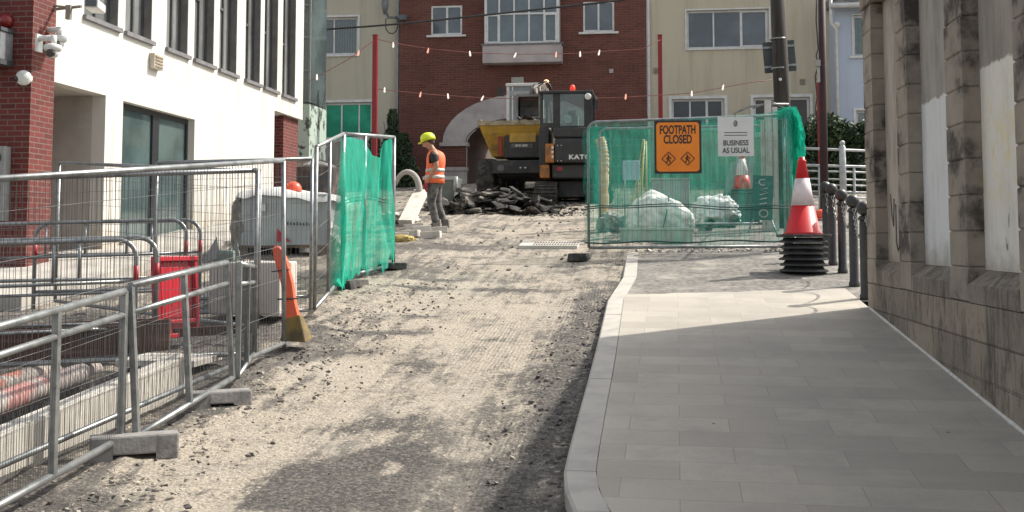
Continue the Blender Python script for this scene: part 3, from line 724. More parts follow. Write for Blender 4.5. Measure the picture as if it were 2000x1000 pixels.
g.face([(x0-.3,y2,base-1),(ib0,y2,base-1),(ib0,y2,zt+.2),(x0-.3,y2,zt+.2)]).face([(ib1,y2,base-1),(x1+.3,y2,base-1),(x1+.3,y2,zt+.2),(ib1,y2,zt+.2)])
g.part('rear_arch',fb,bh,fix=False)
g=MB(); g.box(-8,3,FY+13,FY+13.3,base-1,7.5); tag(g.part('courtyard_wall',mat('courtyard_cream',(.62,.58,.48),(.5,.46,.38),s=1.5,world=True)),'pale cream wall seen through the brick arch','wall')
g=MB(); g.box(bu0,bu1,FY-.3,FY+5.3,10.8,11); g.part('roof',mat('roof_slate2',(.1,.1,.11)),bh)
for i,r in enumerate(hb):
    win(bh,pb,r,upvc,fgl,(.5,),fw=.065,sill=.07,inner=((.5,.99,.02,.98),) if i==0 else ((.01,.52,.02,.98),),dep=.1)
# bay window
by=Pl((0,FY-.62,0),(1,0,0),(0,-1,0))
def rb(px0,px1,py0,py1):
    Y=FY-.62; return (AY(px0,50,Y).x,AY(px1,50,Y).x,AY(1020,py1,Y).z,AY(1020,py0,Y).z)
r=rb(946,1092,-60,86)
fo=win(bh,by,r,upvc,glass('bay_glass',(.05,.075,.085),.04,.9,),(.2,.4,.6,.8),(.405,.73),fw=.09,dep=.07,gap=.055,inner=((.03,.2,.02,.4),(.8,.97,.02,.4)))
g=MB()
for s_ in (r[0]-.001,r[1]-.05): g.box(s_,s_+.05,FY-.6,FY-.13,r[2],r[3])
g.box(r[0],r[1],FY-.6,FY-.13,r[3],r[3]+.05)
g.part('bay_cheek',upvc,bh)
g=MB(); a=rb(943,1097,88,122); g.box(a[0],a[1],FY-.68,FY-.12,a[2],a[3]); g.part('bay_apron',pale,bh)
g=MB(); g.box(a[0]-.05,a[1]+.05,FY-.72,FY-.12,a[3]+.001,a[3]+.05); g.part('bay_sill',sillm,bh)
g=MB(); a=rb(952,1086,8,18); g.box(a[0],a[1],FY-.575,FY-.55,AY(1020,16,FY).z,r[3]); g.part('blind',white_pl,fo)
q=rect(1190,1198,136,144); g=MB(); g.pbox(pb,*q,0,.05); g.part('vent',pale,bh)
q=rect(1000,1024,152,165); t=thing('wall_plaque','small pale nameplate on the brick above the arch','plaque',(q[0],FY-.12,q[2])); g=MB(); g.pbox(pb,*q,.002,.05); g.part('plate',mat('plaque_grey',(.42,.42,.37),(.3,.3,.27),s=14),t)
# --- right cream house
rh=thing('cream_house','cream rendered house right of the brick block behind the wooden pole','building',(FU(1430),FY,base))
H3=[rect(1341,1502,19,94),rect(1312,1415,193,250),rect(1472,1582,190,262)]
crm2=render_wall('cream_render_stained',(.52,.47,.355),(.13,.11,.08),.3,.55,.3)
ux0=bu1+.003; ux1=FU(1628)
g=MB(); g.wall(pf,ux0,ux1,base-1,10.4,.3,H3); g.part('wall',crm2,rh)
g=MB(); g.box(ux0,ux1,FY+5,FY+5.2,base-1,10.4); g.part('rear_wall',crm2,rh)
g=MB(); g.box(ux0,ux1,FY-.1,FY+5.3,10.4,10.6); g.part('roof',mat('roof_slate3',(.1,.1,.11)),rh)
win(rh,pf,H3[0],upvc,fgl,(.33,.66),fw=.07,surround=.05,inner=((.66,.98,.03,.97),))
win(rh,pf,H3[1],upvc,glass('dark_pane',(.012,.015,.018),.1,.6),(.35,.66),fw=.07,surround=.1,inner=((.66,.98,.03,.97),))
win(rh,pf,H3[2],upvc,glass('door_glass',(.02,.016,.014),.1,.5),(.55,),fw=.08,surround=.1)
q=MB(); q.pbox(pf,ux0+.02,ux0+.1,base,10.3,.005,.09); q.part('downpipe',upvc,rh)
for px,py in ((1282,138),(1567,160)):
    q=rect(px-5,px+5,py-5,py+5); g=MB(); g.pbox(pf,*q,0,.04); g.part('vent',mat('vent_grey',(.25,.22,.17)),rh)
# --- blue house
bl=thing('blue_house','pale blue rendered house with white gutter at the right','building',(FU(1660),FY-1,base))
pbl=Pl((0,FY-1,0),(1,0,0),(0,-1,0))
def rB(px0,px1,py0,py1):
    Y=FY-1; return (AY(px0,100,Y).x,AY(px1,100,Y).x,AY(1660,py1,Y).z,AY(1660,py0,Y).z)
HB=[rB(1667,1720,30,110),rB(1669,1730,216,290)]
zb=AY(1660,14,FY-1).z
g=MB(); g.wall(pbl,rB(1630,1,0,1)[0],9.6,base-1,zb,.25,HB); g.box(rB(1630,1,0,1)[0],rB(1631,1,0,1)[0]+.2,FY-.75,FY+5,base-1,zb); g.part('wall',render_wall('blue_render',(.46,.52,.62),(.2,.2,.2),.3,.7,.15),bl)
win(bl,pbl,HB[0],upvc,clear_glass('pane_b',.08),(.5,),surround=.04,sill=.07)
g=MB(); x=HB[0][0]
while x<HB[0][1]: g.pbox(pbl,x,x+.07,HB[0][2],HB[0][3],-.24,-.2); x+=.11
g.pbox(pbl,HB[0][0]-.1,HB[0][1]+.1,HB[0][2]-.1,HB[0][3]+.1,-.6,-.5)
g.part('blinds',mat('blind_green',(.2,.26,.24),(.14,.18,.17),s=3),bl)
win(bl,pbl,HB[1],upvc,clear_glass('pane_c',.08),(.5,),surround=.08)
g=MB(); x=HB[1][0]
while x<HB[1][1]: g.pbox(pbl,x,x+.1,HB[1][2],HB[1][3],-.3,-.2); x+=.16
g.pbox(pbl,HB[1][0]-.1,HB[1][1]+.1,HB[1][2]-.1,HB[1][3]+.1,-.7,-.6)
g.part('curtain',mat('curtain',(.4,.4,.38),(.2,.2,.2),s=3),bl)
xl=rB(1625,1,0,1)[0]
g=MB(); g.box(xl,9.7,FY-1.4,FY-.75,zb,zb+.12); g.box(xl,9.7,FY-1.25,FY+6,zb+.121,zb+.4,None,0,0); g.part('roof',mat('fascia',(.25,.24,.23),(.1,.1,.1),s=4),bl)
g=MB(); g.tube([(xl-.1,FY-1.45,zb-.03),(9.7,FY-1.45,zb-.03)],.08,8); g.part('gutter',upvc,bl)
xp=AY(1633,100,FY-1.1).x; xq=AY(1622,100,FY-1.1).x
g=MB(); g.tube([(xq,FY-1.35,zb+.2),(xq,FY-1.3,AY(1630,48,FY-1.1).z),(xp,FY-1.15,AY(1630,58,FY-1.1).z),(xp,FY-1.12,base)],.055,8); g.lathe([(.06,-.12),(.14,.0),(.14,.08)],(xp,FY-1.15,AY(1630,50,FY-1.1).z),12); g.part('downpipe',upvc,bl)
# --- dark glazed corner building seen past the end of the white block
gl=thing('glazed_corner_building','narrow dark glazed building corner just past the white block','building',(-9.2,27.6,base-1))
a0=AY(588,100,27.6).x; a1=AY(607,100,27.6).x
g=MB(); g.box(a0-1.5,a1,27.6,29,AY(600,200,27.6).z,11); g.part('glazing',glass('corner_glass',(.05,.07,.07),.1,.8),gl)
g=MB()
for k in (a1-.04,a1-.26): g.box(k,k+.045,27.55,27.6,AY(600,200,27.6).z,11)
for py in (12,75,140): z=AY(600,py,27.6).z; g.box(a0-1.5,a1,27.56,27.598,z,z+.06)
g.part('mullion',mat('mull',(.18,.19,.19),r=.5),gl)
g=MB(); g.box(a0-1.5,a1+.02,27.5,29,AY(600,308,27.6).z,AY(600,203,27.6).z-.005); g.part('painted_base',mat('mint_panel',(.36,.44,.38),(.05,.06,.05),s=3.2,lo=.52,hi=.6,r=.7,world=True),gl)
g=MB(); g.box(a0-1.5,a1,27.65,29,1.8,AY(600,308,27.6).z-.01); g.part('plinth',conc,gl)
#%%PART3
# ================================================================== FENCES
def lerp(a,b,t): return a+(b-a)*t
def mesh_panel(name,label,cat,p0,p1,h0,h1,rails=(),posts=(0,1),vs=.045,hs=(.2,),mz0=0.0,mz1=1.0,r=.019,wr=.0022,group=None,corner=0,post_h=None,sq=False,tilt=0):
    """p0,p1 bottom rail ends (Vector); h0,h1 heights; rails = fractions; mesh between fractions mz0..mz1"""
    p0,p1=Vector(p0),Vector(p1); t=thing(name,label,cat,p0,group=group)
    up0=Vector((0,0,h0)); up1=Vector((0,0,h1)); d=(p1-p0); ln=d.length; dn=d.normalized()
    lean=Vector((-dn.y,dn.x,0))*tilt
    def P(u,v): return lerp(p0,p1,u)+Vector((0,0,lerp(h0,h1,u)*v))+lean*v*lerp(h0,h1,u)
    g=MB()
    if corner:
        c=corner/ln
        pts=[P(0,-.0)]; pts+=[P(0,1-corner/h0)]
        for k in range(1,6): a=k/6*math.pi/2; pts.append(P(c*(1-math.cos(a)),1-corner/h0*(1-math.sin(a))))
        pts.append(P(c,1)); pts.append(P(1-c,1))
        for k in range(1,6): a=k/6*math.pi/2; pts.append(P(1-c*(1-math.sin(a)),1-corner/h1*(1-math.cos(a))))
        pts+=[P(1,1-corner/h1),P(1,0)]
        g.tube(pts,r)
    else: g.tube([P(0,1),P(1,1)],r*1.05)
    g.part('top_rail',galv,t)
    g=MB(); g.tube([P(0,0),P(1,0)],r*1.05); g.part('bottom_rail',galv,t)
    for v in rails: g=MB(); g.tube([P(.005,v),P(.995,v)],r*.95); g.part('middle_rail',galv,t)
    for u in posts:
        if corner and u in (0,1): continue
        g=MB(); a,b=P(u,-.0 if post_h is None else -post_h),P(u,1.0)
        if sq:
            M=Matrix.Rotation(math.atan2(d.y,d.x),4,'Z'); M.translation=a; hh=(b-a)
            w_=.018; 
            vs_=[M@Vector(q) for q in ((-w_,-w_,0),(w_,-w_,0),(w_,w_,0),(-w_,w_,0))]; g.hexa(vs_+[q+hh for q in vs_])
        else: g.tube([a,b],r)
        g.part('post',galv,t)
    g=MB(); n=int(ln/vs)
    for i in range(1,n): u=i/n; g.tube([P(u,mz0+.002),P(u,mz1-.002)],wr,3,False)
    v=mz0+hs[0]/h0
    while v<mz1-.02:
        g.tube([P(.002,v),P(.998,v)],wr,3,False); v+=hs[0]/h0
    g.part('wire_mesh',wire,t,merge=False,fix=False)
    return t
def Z(p,dz=0): return Vector((p.x,p.y,rz(p.x,p.y)+dz))
HT=.87
B0=Vector((-3.16,3.9,S*3.9+.03)); B1=Vector((-3.13,6.16,.0)); B1.z=S*B1.y+.005
B2=Vector((-3.06,6.22,S*6.22+.0)); B3=Vector((-3.07,7.74,S*7.74+.0)); B4=Vector((-3.25,8.66,S*8.66+.0))
mesh_panel('mesh_barrier','low galvanised mesh barrier nearest the camera, cut by the left edge of the photo','barrier',B0,B1,HT,HT,rails=(.84,),posts=(0,.35,.68,1),mz1=.84,vs=.022,hs=(.32,),r=.021,sq=True,wr=.0014,group='low mesh barriers along the trench')
mesh_panel('mesh_barrier','middle low mesh barrier with slightly leaning posts between the two weight blocks','barrier',B2,B3,HT+.03,HT-.02,rails=(.82,),posts=(0,.5,1),mz1=.82,vs=.022,hs=(.32,),r=.021,sq=True,wr=.0014,tilt=.07,group='low mesh barriers along the trench')
mesh_panel('mesh_barrier','far low mesh barrier ending beside the orange plastic upright','barrier',B3+Vector((.02,.05,0)),B4,HT-.03,.70,rails=(.82,),posts=(0,.5,1),mz1=.98,vs=.022,hs=(.32,),r=.019,sq=True,wr=.0014,group='low mesh barriers along the trench')
# tall panels
A1=G(555,670,0); A0=Vector((-3.42,5.7,S*5.7+.05)); A0=A1+(A0-A1)*1.3
mesh_panel('fence_panel','tall galvanised mesh panel running along the street just behind the low barriers','fence',A0,A1,1.53,1.58,vs=.05,hs=(.27,),r=.019,tilt=.02,group='temporary mesh fence panels',post_h=.03)
mesh_panel('fence_panel','tall mesh panel set across the trench in front of the red barrier','fence',G(-60,716),G(497,690),1.48,1.51,vs=.05,hs=(.27,),r=.02,group='temporary mesh fence panels')
mesh_panel('fence_panel','tall mesh panel slanting back from the trench towards the grey alcove','fence',G(108,588),G(503,640),1.52,1.46,rails=(),vs=.05,hs=(.27,),r=.018,group='temporary mesh fence panels')
D1=G(606,606); D0=G(300,612)
mesh_panel('fence_panel','tall mesh panel facing us in front of the grey wrapped pallet load','fence',D0,D1,1.53,1.55,rails=(.09,),vs=.05,hs=(.27,),r=.018,group='temporary mesh fence panels')
E0=G(614,603); E1=G(668,542)
mesh_panel('fence_panel','tall mesh panel receding to the green netted panel, with a bright top rail','fence',E0,E1,1.67,1.80,posts=(0,.45,1),vs=.06,hs=(.27,),r=.022,group='temporary mesh fence panels')
# net fences
netm=net_mat('green_netting',(.06,.62,.43),.72); netm2=net_mat('green_netting_worn',(.05,.34,.265),.27)
def cloth(name,label,top,bot,nu,nv,amp,m,seed,cat='netting',holes=(),fr=(9,2.0),side=None,group=None,rag=.0):
    """top/bot: polylines of points; sheet hung between them with folds"""
    def poly(pl,t):
        L_=[0]
        for a,b in zip(pl,pl[1:]): L_.append(L_[-1]+(Vector(b)-Vector(a)).length)
        s_=t*L_[-1]
        for i in range(len(pl)-1):
            if s_<=L_[i+1]+1e-9: k=(s_-L_[i])/(L_[i+1]-L_[i]+1e-9); return Vector(pl[i]).lerp(Vector(pl[i+1]),k)
        return Vector(pl[-1])
    base_=Vector(top[0]); 
    V=[];Fs=[]
    for j in range(nv+1):
        v=j/nv
        for i in range(nu+1):
            u=i/nu; a=poly(top,u); b=poly(bot,u); p_=a.lerp(b,v)
            d=(poly(top,min(1,u+.01))-poly(top,max(0,u-.01))).normalized(); nrm=Vector((d.y,-d.x,0)).normalized()
            e=math.sin(math.pi*min(1,v*1.0)*.5)
            f_=amp*(noise.noise((u*fr[0],v*fr[1],seed))+.6*noise.noise((u*fr[0]*2.7,v*fr[1]*1.2,seed+3)))*(.25+.9*e)
            p_=p_+nrm*f_+d*(amp*.6*noise.noise((u*5,v*4,seed+9)))
            if rag and j==nv: p_.z+=rag*noise.noise((u*23,0,seed))
            V.append(p_-base_)
    for j in range(nv):
        for i in range(nu):
            u,v=(i+.5)/nu,(j+.5)/nv
            if any(((u-hu)/hr)**2+((v-hv)/hr2)**2<1+.4*noise.noise((u*30,v*30,2)) for hu,hv,hr,hr2 in holes): continue
            a=j*(nu+1)+i; Fs.append((a,a+1,a+nu+2,a+nu+1))
    me_=bpy.data.meshes.new(name); me_.from_pydata(V,[],Fs)
    for q in me_.polygons: q.use_smooth=True
    me_.materials.append(m); o=bpy.data.objects.new(name,me_); COL.objects.link(o); o.location=base_
    return tag(o,label,cat,group)
F0=G(669,541); F1=G(768,518)
mesh_panel('fence_panel','tall mesh panel hidden under the bright green netting at the left of the street','fence',F0,F1,1.80,1.74,posts=(0,.4,1),vs=.07,hs=(.3,),r=.024,group='temporary mesh fence panels')
def up(p,h): return Vector((p.x,p.y,p.z+h))
side=Vector((-.02,-.10,0))
mid0=F0.lerp(F1,.5)
top=[up(F0,1.77)+side,up(F0.lerp(F1,.2),1.74)+side,up(F0.lerp(F1,.45),1.70)+side,up(F0.lerp(F1,.62),1.50)+side,up(F0.lerp(F1,.75),1.46)+side,up(F0.lerp(F1,.86),1.68)+side,up(F1,1.73)+side*.8]
bot=[up(F0,-.08)+side*2+Vector((.10,-.55,-.03)),up(F0.lerp(F1,.10),-.10)+side*2+Vector((.22,-.75,-.03)),up(F0.lerp(F1,.25),-.06)+side*1.5+Vector((.05,-.1,0)),up(F0.lerp(F1,.5),.02)+side*2,up(F0.lerp(F1,.8),.03)+side*2.2,up(F1,.08)+side*1.2+Vector((.10,0,0))]
nt_=cloth('debris_netting','bright green debris netting draped down the tall panel left of the worker',top,bot,90,60,.085,netm,4.2,holes=((.06,.07,.03,.04),),rag=.22,fr=(7,1.6))
g=MB()
for dz in (.86,.90):
    pts=[up(F0.lerp(F1,k/10),dz+.10*math.sin(math.pi*k/10)-.03)+side*(1.9+.9*math.sin(k)) for k in range(11)]
    g.tube(pts,.009,5)
g.part('tie_cord',mat('cord_dark',(.03,.08,.07)),nt_)
# netting enclosure on the right
RY=S
R0=G(1150,492); R1=G(1541,489)
mesh_panel('fence_panel','front mesh panel of the netted enclosure, carrying the orange and the white sign','fence',up(R0,.06),up(R1,.06),1.86,1.93,rails=(),posts=(0,.985),vs=.07,hs=(.3,),r=.021,corner=.13,group='temporary mesh fence panels',post_h=.05)
Q0=G(1172,452); Q1=G(1500,450)
mesh_panel('fence_panel','back mesh panel of the netted enclosure, its bottom rail showing behind the white sacks','fence',up(Q0,.12),up(Q1,.12),1.7,1.72,vs=.09,hs=(.3,),r=.022,corner=.13,group='temporary mesh fence panels',post_h=.1)
mesh_panel('fence_panel','side mesh panel closing the right end of the netted enclosure','fence',up(R1,.06)+Vector((.06,.1,0)),up(G(1560,446),.08),1.9,1.9,vs=.09,hs=(.3,),r=.021,group='temporary mesh fence panels',post_h=.05)
fr_=Vector((0,-.05,0))
tz=lambda px,py:AY(px,py,R0.y-.05)
top=[tz(1139,254),tz(1165,240),tz(1230,240),tz(1282,236),tz(1400,228),tz(1480,222),tz(1530,214),tz(1550,205)]
bot=[tz(1140,476),tz(1170,476),tz(1250,474),tz(1320,479),tz(1420,480),tz(1500,474),tz(1546,468)]
n2=cloth('debris_netting','worn see-through green netting across the front of the right hand enclosure',top,bot,110,50,.085,netm2,1.1,holes=((-.02,.62,.03,.12),(-.01,.3,.014,.1)),fr=(13,1.0),rag=.03)
g=MB()
for py in ((399,404),(403,409)):
    g.tube([tz(lerp(1142,1540,k/12),lerp(py[0],py[1],k/12)+3*math.sin(k*.9)+(6 if k in(0,) else 0))+Vector((0,-.06,0)) for k in range(13)],.008,5)
g.tube([tz(lerp(1142,1546,k/12),lerp(474,470,k/12)+2*math.sin(k*1.3))+Vector((0,-.07,0)) for k in range(13)],.012,5)
g.part('tie_cord',mat('cord_dark2',(.02,.07,.06)),n2)
Yq=Q0.y
tq=lambda px,py:AY(px,py,Yq+3.2)
cloth('debris_netting','green netting on the back panel of the enclosure behind the sacks',[tq(1150,246),tq(1200,250),tq(1300,246),tq(1420,238),tq(1500,232)],[tq(1160,405),tq(1300,408),tq(1420,405),tq(1500,408)],80,30,.10,net_mat("green_netting_back",(.03,.29,.19),.5),7.7,fr=(16,1.2))
# bunched netting hanging over the right corner post
RX=Vector((R1.x+.07,R1.y-.02,R1.z))
g=MB(); rr=random.Random(11)
for k in range(26):
    a=rr.uniform(0,6.3); x0=RX.x+.05*math.cos(a); y0=RX.y+.05*math.sin(a); zt_=RX.z+2.06+rr.uniform(-.05,.06); ln=rr.uniform(.5,1.45)
    pts=[(x0-rr.uniform(.0,.28),y0-.02,zt_-rr.uniform(.03,.12)),(x0-.03,y0,zt_)]
    for j in range(1,9): t_=j/8; pts.append((x0+.03*math.sin(j*1.1+k)+.10*t_*rr.random()+.04,y0+.03*math.cos(j+k),zt_-ln*t_))
    pts=[Vector(q) for q in pts]
    w_=rr.uniform(.02,.055)
    for q0,q1 in zip(pts,pts[1:]):
        s_=Vector((math.cos(a),math.sin(a)*.5,0))*w_; g.face([q0-s_,q0+s_,q1+s_,q1-s_],True)
tag(g.part('debris_netting',net_mat('green_netting_bunch',(.02,.48,.32),.6),None,merge=False,fix=False),'bunched torn green netting hanging off the right corner post above the cone','netting')
# panel feet
def foot(name,label,c,ang,L_=.62,W_=.2,Hh=.13,m=block_m):
    t=thing(name,label,'weight block',c,ang,'weight blocks under the fences')
    g=MB(); prof=[(-L_/2,0),(-L_/2,Hh*.75),(-L_/2+.05,Hh),(L_/2-.05,Hh),(L_/2,Hh*.75),(L_/2,0),(L_/2-.12,0),(L_/2-.16,Hh*.3),(-L_/2+.16,Hh*.3),(-L_/2+.12,0)]
    # split the concave outline into boxes
    for a,b,z0,z1 in ((-L_/2,-L_/2+.13,0,Hh),(-L_/2+.13,L_/2-.13,Hh*.28,Hh),(L_/2-.13,L_/2,0,Hh)):
        ny=3
        g.box(a,b,-W_/2,W_/2,z0,z1,None,0,.02)
    bmesh.ops.remove_doubles(g.bm,verts=g.bm.verts,dist=1e-4)
    inner=[f for f in g.bm.faces if abs(f.normal.x)>.9 and abs(abs(f.calc_center_median().x)-(L_/2-.13))<.01 and f.calc_center_median().z>Hh*.3]
    bmesh.ops.delete(g.bm,geom=inner,context='FACES_ONLY')
    o=g.part('body',m,t,local=True,bevel=.012)
    g=MB()
    for x in (-.18,-.06,.06,.18): g.lathe([(.026,0),(.026,.006),(.02,.006),(.018,.001)],(x,0,Hh+.0),12)
    g.part('socket_rings',black,t,local=True,merge=False) if 0 else g.bm.free()
    return t
foot('weight_block','grey weight block under the joint of the two nearest mesh barriers',Z(G(262,892,-.1))+Vector((0,0,.005)),R(28),.50,.17,.15)
foot('weight_block','grey weight block at the far end of the middle mesh barrier',Z(G(430,790,-.1)),R(32),.42,.17,.12)
foot('weight_block','dark rubber foot block under the left post of the netted enclosure',Z(G(1133,503)),R(80),.36,.3,.11,rubber)
foot('weight_block','dark foot block under the far end of the green netting',Z(G(768,519)),R(5),.4,.22,.12,rubber)
foot('weight_block','dark foot block where the bright topped panel meets the green netting',Z(G(690,548)),R(70),.4,.22,.12,rubber)
# rounded tubular barriers
redm=mat('red_band',(.42,.02,.03),(.3,.015,.02),s=20,r=.5)
def ped(label,pr,pl_,h,base_z=0,mid=True,grp='round cornered tubular barriers'):
    pr=Vector(pr); pl_=Vector(pl_); d=(pl_-pr); ln=d.length; t=thing('tubular_barrier',label,'barrier',pr,group=grp)
    def P(u,z): return pr+d*(u/ln)+Vector((0,0,z))
    c=.16
    pts=[P(0,0),P(0,h-c)]+[P(c*(1-math.cos(a)),h-c+c*math.sin(a)) for a in [k*math.pi/12 for k in range(1,6)]]+[P(c,h),P(ln-c,h)]+[P(ln-c*(1-math.cos(a)),h-c+c*math.sin(a)) for a in [k*math.pi/12 for k in range(5,0,-1)]]+[P(ln,h-c),P(ln,0)]
    g=MB(); g.tube(pts,.021); g.part('frame',galv,t)
    for z in ((.62*h,.2*h) if mid else (.62*h,)): g=MB(); g.tube([P(0,z),P(ln,z)],.016); g.part('rail',galv,t)
    for u in (.3,.7): g=MB(); g.tube([P(ln*u,.62*h),P(ln*u,h)],.014); g.part('upright',galv,t)
    for u in (0,ln): g=MB(); g.tube([P(u,h*.62),P(u,h*.76)],.0235,8); g.part('red_band',redm,t)
    return t
def pedpos(x1,y1,x0,y0): return G(x1,y1),G(x0,y0)
a,b=G(262,683),G(-60,700); ped('round cornered tubular barrier in front of the red plastic barrier, nearer one',a,a+(b-a).normalized()*2.2,.93)
a,b=G(303,672),G(150,676); ped('round cornered tubular barrier whose right leg stands just left of the red plastic barrier',a,a+(b-a).normalized()*2.2,.92)
a,b=G(361,601),G(60,612); ped('round cornered tubular barrier before the shop window, front of the back pair',a,a+(b-a).normalized()*2.0,.92)
a,b=G(389,595),G(60,604); ped('round cornered tubular barrier before the shop window, rear of the back pair',a,a+(b-a).normalized()*1.7,.90)
# red plastic barrier
p0=G(306,668); p1=G(388,650); d=(p1-p0); ln=d.length; t=thing('plastic_barrier','bright red ribbed plastic barrier panel standing in the trench works','barrier',p0)
M=Matrix.Rotation(math.atan2(d.y,d.x),4,'Z'); M=Matrix.Translation(p0)@M@Matrix.Rotation(R(-4),4,'X')
redp=mat('red_plastic',(.52,.006,.022),(.42,.006,.02),s=3,r=.35,spec=.5)
g=MB(); hB=.70
g.box(0,ln,.02,.05,.02,hB,M).box(0,ln,-.03,.055,hB,hB+.045,M).box(0,.04,-.02,.055,.02,hB,M).box(ln-.04,ln,-.02,.055,.02,hB,M).box(.04,ln-.04,-.02,.02,.02,.06,M)
g.part('panel',redp,t,bevel=.006)
for k in range(5): 
    g=MB(); x=.07+k*(ln-.14)/5; g.box(x,x+.07,.004,.02,.20,hB-.05,M); g.part('rib',redp,t,bevel=.004)
g=MB(); g.box(.04,ln-.04,-.018,.02,.15,.18,M); g.part('cross_rib',redp,t,bevel=.004)
# orange upright with yellow foot
p0=G(572,662); t=thing('plastic_upright','leaning orange plastic upright strapped to the tall fence, with a muddy yellow foot','marker',p0)
q0=AY(540,480,p0.y); q1=AY(575,625,p0.y)
g=MB(); d=(q1-q0)
def rb_(k,w,dd): c=q0+d*k; return [c+Vector((-w,-dd,0)),c+Vector((w,-dd,0)),c+Vector((w,dd,0)),c+Vector((-w,dd,0))]
secs=[(-.0,.022,.02),(.05,.045,.03),(.2,.055,.035),(.5,.052,.035),(.75,.05,.035),(1.02,.07,.04)]
rings=[[g.bm.verts.new(q+Vector((.02*math.sin(k*4),0,0))) for q in rb_(k,w_,dd)] for k,w_,dd in secs]
for a,b in zip(rings,rings[1:]):
    for j in range(4): g.bm.faces.new((a[j],a[(j+1)%4],b[(j+1)%4],b[j]))
g.bm.faces.new(rings[0][::-1]); g.bm.faces.new(rings[-1])
g.part('upright',mat('orange_plastic',(.78,.13,.05),(.62,.10,.05),s=4,r=.45,c3=(.3,.08,.05),s3=5,lo3=.6,hi3=.75),t,bevel=.01)
g=MB(); c=q1+Vector((.0,0,.02)); g.hexa([Vector(v) for v in ((p0.x-.09,p0.y-.1,p0.z-.01),(p0.x+.15,p0.y-.1,p0.z-.02),(p0.x+.15,p0.y+.12,p0.z-.01),(p0.x-.09,p0.y+.12,p0.z-.01),(c.x-.07,c.y-.04,c.z),(c.x+.06,c.y-.04,c.z+.03),(c.x+.06,c.y+.04,c.z+.03),(c.x-.07,c.y+.04,c.z))])
g.part('foot',mat('muddy_yellow',(.22,.15,.04),(.08,.065,.04),s=7,r=.8,b=.3),t,bevel=.012)
g=MB(); z_=(q0+d*.35); g.tube([z_+Vector((-.09,-.04,.0)),z_+Vector((.08,-.05,.02))],.006,5).tube([q0+d*.72+Vector((-.09,-.05,.0)),q0+d*.72+Vector((.1,-.05,.01))],.008,5); g.part('strap',black,t)
# loose kerb stones, boards, ducts by the trench
kst=mat('new_kerb',(.58,.55,.49),(.46,.43,.38),s=4,r=.85,b=.2,bs=70,c3=(.3,.27,.22),s3=2.5,lo3=.6,hi3=.8)
ky=[4.0,4.92,5.84,6.76,7.72]
lab=['new pale kerb stone of the trench row, cut by the left edge','second pale kerb stone of the trench row from the left edge','third pale kerb stone of the trench row from the left edge','pale kerb stone ending the trench row, nearest the red barrier']
for i in range(4):
    a,b=ky[i],ky[i+1]-.008
    g=MB(); xk=lambda y:-3.53+.16*(y-5.66)/2.1
    za,zb=S*a-.02,S*b-.02
    g.hexa([(xk(a)-.14,a,za-.22),(xk(a),a,za-.22),(xk(b),b,zb-.22),(xk(b)-.14,b,zb-.22),(xk(a)-.14,a,za+.20),(xk(a),a,za+.20),(xk(b),b,zb+.20),(xk(b)-.14,b,zb+.20)])
    tag(g.part('kerb_stone',kst,None,bevel=.012),lab[i],'kerb stone','kerb stones beside the trench')
def duct(label,pts,r,c):
    g=MB(); P_=[]; Rr=[]
    for a,b in zip(pts,pts[1:]):
        a,b=Vector(a),Vector(b); n_=int((b-a).length/.012)
        for k in range(n_): P_.append(a.lerp(b,k/n_)); Rr.append(r*(1+(.06 if (len(P_)%4)<2 else -.04)))
    g.tube(P_,Rr,14)
    tag(g.part('duct_pipe',c,None),label,'pipe','corrugated ducts in the trench')
dm=mat('duct_grey',(.40,.36,.32),(.25,.22,.2),s=3,r=.7,c3=(.42,.17,.12),s3=2.0,lo3=.5,hi3=.56)
dm2=mat('duct_pink',(.42,.38,.35),(.3,.25,.23),s=3,r=.7,c3=(.42,.2,.18),s3=1.6,lo3=.50,hi3=.6)
duct('upper corrugated duct with orange paint lying in the trench behind the kerb',[G(-30,762,-.1),G(40,742,-.1),G(110,722,-.1)],.075,dm)
duct('lower corrugated duct with pink paint lying in the trench behind the kerb',[G(-30,800,-.1),G(60,765,-.1),G(185,722,-.1)],.085,dm2)
board=mat('rust_board',(.10,.045,.03),(.05,.03,.024),s=3,r=.85,stretch=(1,1,6),c3=(.2,.13,.1),s3=2)
def bd(label,p0,p1,h,th=.04,m=board,cat='board'):
    p0,p1=Vector(p0),Vector(p1); d=(p1-p0); n_=Vector((-d.y,d.x,0)).normalized()*th; u=Vector((0,0,h))
    g=MB(); g.hexa([p0,p1,p1+n_,p0+n_,p0+u,p1+u,p1+n_+u,p0+n_+u]); return tag(g.part('shuttering_board',m,None,bevel=.004),label,cat,'boards lining the trench')
bd('long dark rusty board along the far side of the trench',G(-80,716,-.1),G(330,684,-.0),.26)
bd('brown timber board behind the rusty trench board',G(-60,668),G(300,652),.14)
bd('short dark board beyond the end of the kerb row',G(300,662),G(500,650),.08)
g=MB(); a=G(330,706); g.box(a.x-.35,a.x+.3,a.y-.2,a.y+.35,a.z-.02,a.z+.03); tag(g.part('paving_flag',kst,None,bevel=.005),'single pale paving flag lying at the foot of the red barrier','slab')
